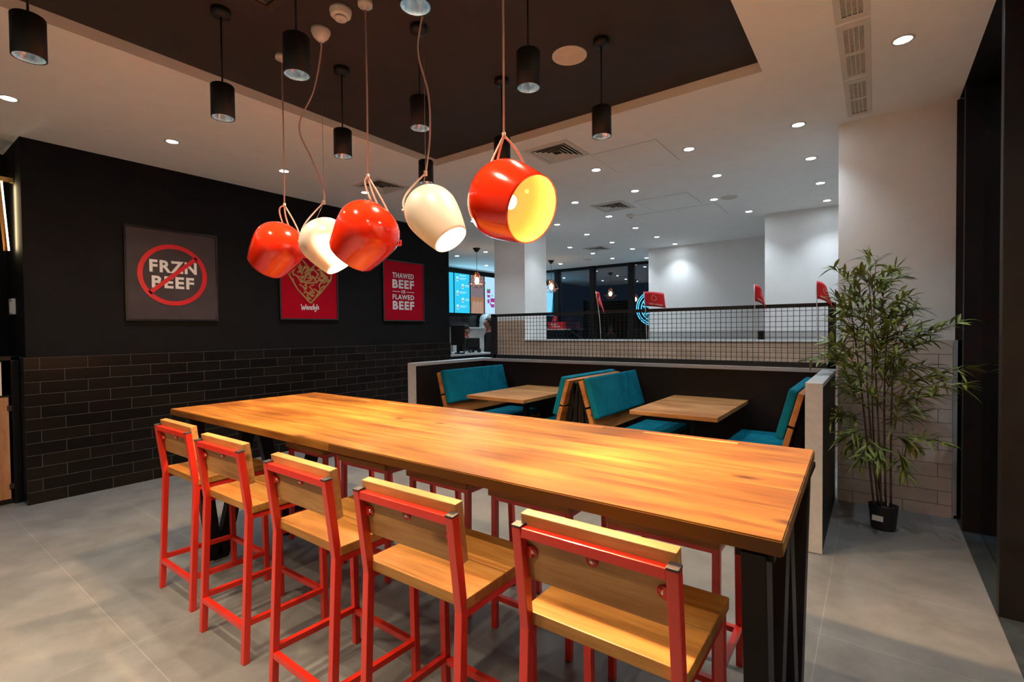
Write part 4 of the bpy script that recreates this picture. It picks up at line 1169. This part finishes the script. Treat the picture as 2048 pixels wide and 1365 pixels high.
# round blue neon sign by the back window
t = thing('neon_sign', 'round blue neon sign in the back window beside the white wall', 'neon sign', (-4.60, 12.35, 2.10))
b = MB()
for R_ in (.44, .39, .31):
    b.tube([(R_ * math.cos(2 * PI * k / 48), 0, R_ * math.sin(2 * PI * k / 48)) for k in range(49)], .011, 6, cap=False)
b.build('ring_tubes', M['neon'], t)
b = MB()
for k in range(4):
    z = .14 - .095 * k
    b.tube([(-.27 + .027 * i, -.005, z + .025 * math.sin(i * 2.1 + k)) for i in range(21)], .013, 6)
b.build('centre_tubes', M['neon'], t)
b = MB(); b.bar((-.2, .02, .42), (-.2, .02, H - 2.10), .004); b.bar((.2, .02, .42), (.2, .02, H - 2.10), .004); b.bar((-.44, .02, 0), (.44, .02, 0), .012); b.bar((0, .02, -.44), (0, .02, .44), .012); b.build('hanger', M['cable'], t)

# red display box on a dark stand by the back window
t = thing('display_stand', 'dark stand by the back window under a red box', 'stand', (-7.40, 12.2, 0))
b = MB(); b.box((-.35, -.15, 0), (.35, .15, 1.56), .01); b.build('body', M['black'], t)
b = MB(); b.box((-.37, -.17, 1.56), (.37, .17, 1.59), .004); b.build('top', M['vent'], t)
t = thing('display_box', 'red box with pale GRAND OPENING lettering on the dark stand', 'box', (-7.40, 12.2, 1.59))
b = MB(); b.poly([(-.20, -.08, 0), (.26, -.08, 0), (.28, -.10, .20), (-.24, -.10, .20)], .16, (0, 1, 0)); bb = b.build('carton', M['flag'], t)
add_text('lettering', 'GRAND', .22, .05, M['flagprint'], bb, frame_on((-.02, -.101, .135), (1, 0, 0), (0, 0, 1)), .02)
add_text('lettering', 'OPENING', .26, .045, M['flagprint'], bb, frame_on((.04, -.097, .07), (1, 0, 0), (0, 0, 1)), .02)
t = thing('small_flag', 'little red flag standing in the red box by the back window', 'flag', (-7.48, 12.2, 1.79))
b = MB(); b.tube([(-.06, 0, -.02), (-.02, 0, .20)], .005, 6); b.build('stick', M['stick'], t)
b = MB(); b.poly([(-.055, -.012, .03), (.10, -.02, .0), (.13, -.02, .15), (-.02, -.012, .2)], .002, (0, 1, 0)); b.build('cloth', M['flag'], t)

# ---------------------------------------------------------------- people
def make_person(label, locn, face, hgt, glasses=False, capped=False, lean=0.0):
    """standing figure; local +Y is where the person looks; built 1.70 tall then scaled"""
    t = thing('person', label, 'person', locn, math.atan2(face[1], face[0]) - PI / 2)
    k = hgt / 1.70
    def skin_obj(name, pts, edges, radii, root, mat, parent, sub=2, offs=0.0):
        me = bpy.data.meshes.new(name); me.from_pydata([Vector(p) * k for p in pts], edges, []); me.update()
        o = bpy.data.objects.new(name, me); COL.objects.link(o)
        sk = o.modifiers.new('skin', 'SKIN'); sk.use_smooth_shade = True
        me.skin_vertices or None
        lay = me.skin_vertices[0].data if me.skin_vertices else None
        for i, r_ in enumerate(radii):
            rr = r_ if isinstance(r_, tuple) else (r_, r_)
            lay[i].radius = (rr[0] * k + offs, rr[1] * k + offs); lay[i].use_root = (i == root)
        ss = o.modifiers.new('sub', 'SUBSURF'); ss.levels = sub; ss.render_levels = sub
        me.materials.append(mat); o.parent = parent
        return o
    pts = [(0, 0, .92), (0, -.01, 1.08), (0, -.01, 1.25), (0, -.015, 1.38), (0, -.01, 1.47), (0, .01, 1.53)]
    rad = [(.145, .10), (.125, .095), (.15, .105), (.125, .085), (.055, .055), (.052, .055)]
    edges = [(0, 1), (1, 2), (2, 3), (3, 4), (4, 5)]
    for s_ in (-1, 1):
        n0 = len(pts)
        pts += [(s_ * .09, 0, .86), (s_ * .10, .01, .48), (s_ * .10, -.01, .09), (s_ * .11, .10, .035)]
        rad += [.085, .055, .036, .03]; edges += [(0, n0), (n0, n0 + 1), (n0 + 1, n0 + 2), (n0 + 2, n0 + 3)]
        n0 = len(pts)
        pts += [(s_ * .18, -.01, 1.37), (s_ * .225, -.02, 1.11), (s_ * .235, .03, .87), (s_ * .235, .04, .81)]
        rad += [.052, .040, .028, .034]; edges += [(3, n0), (n0, n0 + 1), (n0 + 1, n0 + 2), (n0 + 2, n0 + 3)]
        h0 = len(pts) - 1
        for q, (dx_, ln) in enumerate(((-.030, .062), (-.010, .072), (.010, .068), (.028, .055))):
            a0 = len(pts)
            pts += [(s_ * .235, .04 + dx_, .775), (s_ * .233, .045 + dx_ * 1.1, .775 - ln * .6), (s_ * .222, .05 + dx_ * 1.1, .775 - ln)]
            rad += [.010, .009, .008]; edges += [(h0, a0), (a0, a0 + 1), (a0 + 1, a0 + 2)]
        a0 = len(pts); pts += [(s_ * .228, .085, .80), (s_ * .22, .10, .765)]; rad += [.011, .009]; edges += [(h0, a0), (a0, a0 + 1)]
    body = skin_obj('body', pts, edges, rad, 0, M['skin'], t)
    # head joined to the body mesh
    dg = bpy.context.evaluated_depsgraph_get(); dg.update()
    me = bpy.data.meshes.new_from_object(body.evaluated_get(dg))
    bm = bmesh.new(); bm.from_mesh(me)
    hb = bmesh.new(); bmesh.ops.create_uvsphere(hb, u_segments=40, v_segments=28, radius=1)
    for v in hb.verts:
        x, y, z = v.co
        X = x * .074 * (1 - .16 * max(0, -z)); Y = y * .092; Z = z * .112
        if z < 0: X *= 1 - .22 * z * z; Y *= 1 - .10 * z * z; Y += .014 * -z
        if y > 0:
            Y += .026 * math.exp(-((x / .16) ** 2)) * math.exp(-(((z + .14) / .17) ** 2))         # nose
            Y += .007 * math.exp(-((x / .32) ** 2)) * math.exp(-(((z + .46) / .07) ** 2))         # lips
            Y -= .004 * math.exp(-((x / .34) ** 2)) * math.exp(-(((z + .53) / .04) ** 2))
            Y += .012 * math.exp(-((x / .30) ** 2)) * math.exp(-(((z + .82) / .16) ** 2))         # chin
            Y -= .010 * (math.exp(-(((x - .36) / .16) ** 2)) + math.exp(-(((x + .36) / .16) ** 2))) * math.exp(-(((z - .02) / .12) ** 2))
            Y += .004 * math.exp(-(((z - .22) / .09) ** 2))
        for s_ in (-1, 1):
            d = (y + .05) ** 2 / .02 + (z + .02) ** 2 / .05
            if x * s_ > .6: X += s_ * .014 * math.exp(-d)
        v.co = Vector((X, Y + .02, Z + 1.60)) * k
    tm = bpy.data.meshes.new('tmp'); hb.to_mesh(tm); hb.free(); bm.from_mesh(tm)
    for f_ in bm.faces: f_.smooth = True; f_.material_index = 0
    nm = bpy.data.meshes.new('body'); bm.to_mesh(nm); bm.free(); nm.materials.append(M['skin'])
    body.modifiers.clear(); body.data = nm
    rm = body.modifiers.new('join', 'REMESH'); rm.mode = 'VOXEL'; rm.voxel_size = .0055; rm.use_smooth_shade = True
    # clothes
    sp = [(0, 0, .82), (0, 0, .94), (0, -.01, 1.08), (0, -.01, 1.25), (0, -.015, 1.38), (0, -.01, 1.455)]
    sr = [(.185, .145), (.185, .145), (.168, .135), (.182, .140), (.152, .112), (.078, .078)]
    se = [(0, 1), (1, 2), (2, 3), (3, 4), (4, 5)]
    for s_ in (-1, 1):
        n0 = len(sp); sp += [(s_ * .18, -.01, 1.37), (s_ * .225, -.02, 1.11), (s_ * .235, .025, .90)]; sr += [.074, .060, .048]; se += [(4, n0), (n0, n0 + 1), (n0 + 1, n0 + 2)]
    skin_obj('shirt', sp, se, sr, 0, M['shirt'], t)
    b = MB(); b.lathe([(.072 * k, 1.40 * k), (.064 * k, 1.455 * k), (.060 * k, 1.485 * k), (.066 * k, 1.488 * k), (.076 * k, 1.45 * k), (.088 * k, 1.40 * k)], 24, Matrix.Translation((0, .0, 0))); b.build('collar', M['collar'], t)
    tp = [(0, 0, .98)]; tr = [(.17, .13)]; te = []
    for s_ in (-1, 1):
        n0 = len(tp); tp += [(s_ * .09, 0, .84), (s_ * .10, .01, .48), (s_ * .10, -.005, .10)]; tr += [.098, .072, .062]; te += [(0, n0), (n0, n0 + 1), (n0 + 1, n0 + 2)]
    skin_obj('trousers', tp, te, tr, 0, M['shirt'], t)
    for s_ in (-1, 1):
        b = MB(); b.lathe([(0, 0), (.045 * k, 0), (.048 * k, .03 * k), (.036 * k, .075 * k), (0, .085 * k)], 20, Matrix.Translation((s_ * .11 * k, .05 * k, 0)), sy=2.5); b.build('shoe', M['shoe'], t)
    # hair, eyes
    hb = bmesh.new(); bmesh.ops.create_uvsphere(hb, u_segments=32, v_segments=24, radius=1)
    dele = []
    for v in hb.verts:
        x, y, z = v.co
        if y > .30 and z < .55 or z < -.50 or (y > -.05 and z < -.05): dele.append(v)
        v.co = Vector((x * .081, y * .100 + .014, z * .118 + 1.606)) * k
    bmesh.ops.delete(hb, geom=dele, context='VERTS')
    hm = bpy.data.meshes.new('hair'); hb.to_mesh(hm); hb.free()
    for p_ in hm.polygons: p_.use_smooth = True
    hm.materials.append(M['hair']); ho = bpy.data.objects.new('hair', hm); COL.objects.link(ho); ho.parent = t
    so = ho.modifiers.new('thick', 'SOLIDIFY'); so.thickness = .012 * k
    b = MB(); b.lathe([(0, -.04 * k), (.032 * k, -.025 * k), (.040 * k, 0), (.030 * k, .028 * k), (0, .04 * k)], 16, Matrix.Translation((0, -.095 * k, 1.60 * k))); b.build('hair_bun', M['hair'], ho)
    for s_ in (-1, 1):
        b = MB(); b.lathe([(0, -.011 * k), (.008 * k, -.008 * k), (.011 * k, 0), (.008 * k, .008 * k), (0, .011 * k)], 14, Matrix.Translation((s_ * .028 * k, .097 * k, 1.602 * k))); b.build('eye', M['plastic'], t)
    if glasses:
        b = MB()
        for s_ in (-1, 1):
            b.tube([(s_ * .031 * k + .024 * k * math.cos(q), .118 * k, 1.60 * k + .018 * k * math.sin(q)) for q in [2 * PI * i / 20 for i in range(21)]], .0022 * k, 6, cap=False)
            b.bar((s_ * .055 * k, .118 * k, 1.606 * k), (s_ * .079 * k, .01 * k, 1.606 * k), .004 * k)
        b.bar((-.008 * k, .119 * k, 1.604 * k), (.008 * k, .119 * k, 1.604 * k), .004 * k); b.build('glasses', M['blackmatt'], t)
    if capped:
        b = MB(); b.lathe([(0, .125 * k), (.05 * k, .115 * k), (.085 * k, .07 * k), (.09 * k, .02 * k), (.086 * k, .02 * k)], 28, Matrix.Translation((0, .012 * k, 1.612 * k)))
        b.box((-.06 * k, .07 * k, 1.635 * k), (.06 * k, .17 * k, 1.641 * k), .002); b.build('cap', M['shirt'], t)
    return t
make_person('person in a black shirt and glasses with dark tied hair, standing in profile', (-6.93, 8.56, 0), (-.86, -.50), 1.83, glasses=True)
make_person('person in a black shirt and cap, half hidden behind the black till monitor', (-7.75, 8.66, 0), (.75, .55), 1.68, capped=True)

# ---------------------------------------------------------------- bamboo plant
PX, PY = .055, 4.70
t = thing('potted_bamboo', 'tall artificial bamboo plant in a black oval pot by the tiled wall', 'plant', (PX, PY, 0))
b = MB(); b.lathe([(0, 0), (.074, 0), (.078, .01), (.094, .178), (.098, .190), (.090, .192), (.086, .165), (0, .165)], 36, sx=1.0, sy=.72); b.build('pot', M['pot'], t)
b = MB(); b.lathe([(.0855, .166), (.05, .172), (0, .176)], 24, sx=1.0, sy=.72); b.build('soil', M['soil'], t)
a = -1.9
b = MB(); b.box((-.035, -.0025, -.020), (.035, 0, .020), 0, Matrix.Translation((-.035, -.0615, .095)) @ Matrix.Rotation(-.22, 4, 'Z') @ Matrix.Rotation(-.11, 4, 'X')); b.build('price_label', M['paper'], t)
rnd = random.Random(11)
def W2(px, py, dy=0.0):
    """point of the photo ray at depth plane y = PY + dy, in plant space"""
    d = (px - 1024) * right - (py - 682.5) * up + FPX * fwd
    s_ = (PY + dy) / d.y
    q = EYE + d * s_
    return Vector((q.x - PX, q.y - PY, q.z))
canes = [((1748, 1015), (1712, 690), (1700, 640), -.02), ((1757, 1015), (1735, 780), (1728, 600), .01), ((1762, 1015), (1752, 760), (1735, 540), -.01),
         ((1772, 1018), (1772, 700), (1800, 600), .02), ((1782, 1018), (1785, 760), (1800, 660), .0), ((1766, 1018), (1745, 820), (1752, 520), .03)]
cane_pts = []
for (p0_, p1_, p2_, dy) in canes:
    A, B, C = W2(*p0_), W2(*p1_, dy * 3), W2(*p2_, dy * 5)
    A = Vector((max(-.06, min(.06, A.x)), dy, .165))
    pts = []
    for i in range(17):
        s_ = i / 16
        pts.append(A * (1 - s_) ** 2 + (B * 2 - (A + C) * .5) * 2 * s_ * (1 - s_) + C * s_ * s_)
    b = MB(); b.tube(pts, [.0075 - .005 * i / 16 for i in range(17)], 8)
    for i in range(2, 15, 2): b.tube([pts[i] - Vector((0, 0, .003)), pts[i] + Vector((0, 0, .003))], .0092 - .0045 * i / 16, 8)
    b.build('cane', M['cane'], t); cane_pts.append(pts)
fol = MB(); tw = MB()
def leaf(bm, base, d, L_, w, droop_):
    d = d.normalized(); side = d.cross(Vector((0, 0, 1)))
    if side.length < .1: side = Vector((1, 0, 0))
    side.normalize(); side = (side + Vector((rnd.uniform(-.6, .6), rnd.uniform(-.6, .6), rnd.uniform(-.5, .5)))).normalized()
    side = (side - d * side.dot(d)).normalized()
    nrm = side.cross(d)
    prev = None
    for i, (s_, ww) in enumerate(((0, .12), (.2, .8), (.45, 1), (.72, .72), (1, .02))):
        c_ = base + d * L_ * s_ + Vector((0, 0, -droop_ * L_ * s_ * s_))
        g = [bm.verts.new(c_ - side * w * ww + nrm * w * .35 * ww), bm.verts.new(c_), bm.verts.new(c_ + side * w * ww + nrm * w * .35 * ww)]
        if prev:
            for q in range(2):
                f_ = bm.faces.new((prev[q], prev[q + 1], g[q + 1], g[q])); f_.smooth = True
        prev = g
branches = []
# (start px, end px, depth offset at the end)
spec = [((1752, 640), (1735, 520), 0), ((1745, 600), (1800, 560), .05), ((1735, 620), (1668, 545), -.05), ((1730, 640), (1690, 590), .1), ((1750, 640), (1815, 600), -.06), ((1748, 660), (1828, 625), .1),
        ((1740, 660), (1680, 620), -.15), ((1735, 690), (1670, 650), .05), ((1745, 690), (1790, 640), .12), ((1755, 700), (1830, 660), -.1), ((1770, 720), (1880, 670), 0), ((1775, 700), (1915, 655), -.05), ((1780, 730), (1860, 690), .1),
        ((1725, 720), (1660, 690), 0), ((1715, 735), (1622, 728), -.06), ((1712, 720), (1650, 715), .1), ((1720, 750), (1680, 700), -.1), ((1785, 790), (1930, 745), 0), ((1790, 800), (1925, 780), -.05), ((1785, 780), (1880, 760), .08),
        ((1780, 820), (1870, 800), -.05), ((1725, 810), (1668, 775), .0), ((1722, 830), (1655, 850), -.05), ((1725, 850), (1665, 830), .08), ((1728, 860), (1690, 880), -.1), ((1722, 800), (1690, 760), .1),
        ((1775, 850), (1840, 830), .05), ((1785, 880), (1875, 890), -.03), ((1780, 870), (1830, 905), .05), ((1745, 880), (1720, 925), -.1), ((1755, 880), (1760, 930), -.12), ((1750, 870), (1700, 900), .0),
        ((1745, 760), (1765, 700), -.1), ((1760, 780), (1790, 720), -.12), ((1770, 790), (1805, 740), .1), ((1735, 780), (1700, 740), -.12), ((1745, 720), (1740, 650), -.12), ((1755, 740), (1775, 660), -.1), ((1760, 650), (1770, 580), .1),
        ((1740, 580), (1720, 550), .05), ((1745, 590), (1790, 545), -.05), ((1700, 650), (1672, 600), .0), ((1790, 860), (1800, 800), .0), ((1795, 900), (1810, 950), .03), ((1735, 700), (1690, 670), -.05), ((1765, 690), (1810, 640), .0), ((1740, 640), (1700, 560), .08), ((1770, 760), (1850, 740), .0), ((1710, 790), (1672, 720), .0), ((1770, 830), (1735, 790), -.1)]
for (s0, e0, dy) in spec:
    A, B = W2(*s0, dy * .3), W2(*e0, dy)
    n_ = 10; arch = Vector((0, 0, .05)) * min(1, (B - A).length * 3)
    pts = [A * (1 - i / n_) + B * (i / n_) + arch * math.sin(PI * i / n_ * .8) for i in range(n_ + 1)]
    tw.tube(pts, [.0028 - .0018 * i / n_ for i in range(n_ + 1)], 5)
    d0 = (B - A).normalized()
    for i in range(2, n_ + 1):
        for q in range(3 if i < n_ else 4):
            p_ = pts[i]; dd_ = (d0 * rnd.uniform(.4, 1.1) + Vector((rnd.uniform(-.9, .9), rnd.uniform(-.8, .8), rnd.uniform(-.55, .75))))
            leaf(fol.bm, p_, dd_, rnd.uniform(.085, .165), rnd.uniform(.0075, .0125), rnd.uniform(.05, .5))
for pts in cane_pts:
    for i in range(8, 17):
        for q in range(5):
            p_ = pts[i] + Vector((rnd.uniform(-.02, .02), rnd.uniform(-.02, .02), rnd.uniform(-.03, .03)))
            dd_ = Vector((rnd.uniform(-1, 1), rnd.uniform(-1, 1), rnd.uniform(-.3, .8)))
            e_ = p_ + dd_.normalized() * rnd.uniform(.03, .09)
            tw.tube([p_, e_], .0014, 4)
            leaf(fol.bm, e_, dd_, rnd.uniform(.08, .16), rnd.uniform(.0075, .012), rnd.uniform(.1, .5))
fol.build('foliage', M['leaf'], t, recalc=False); tw.build('twigs', M['cane'], t)
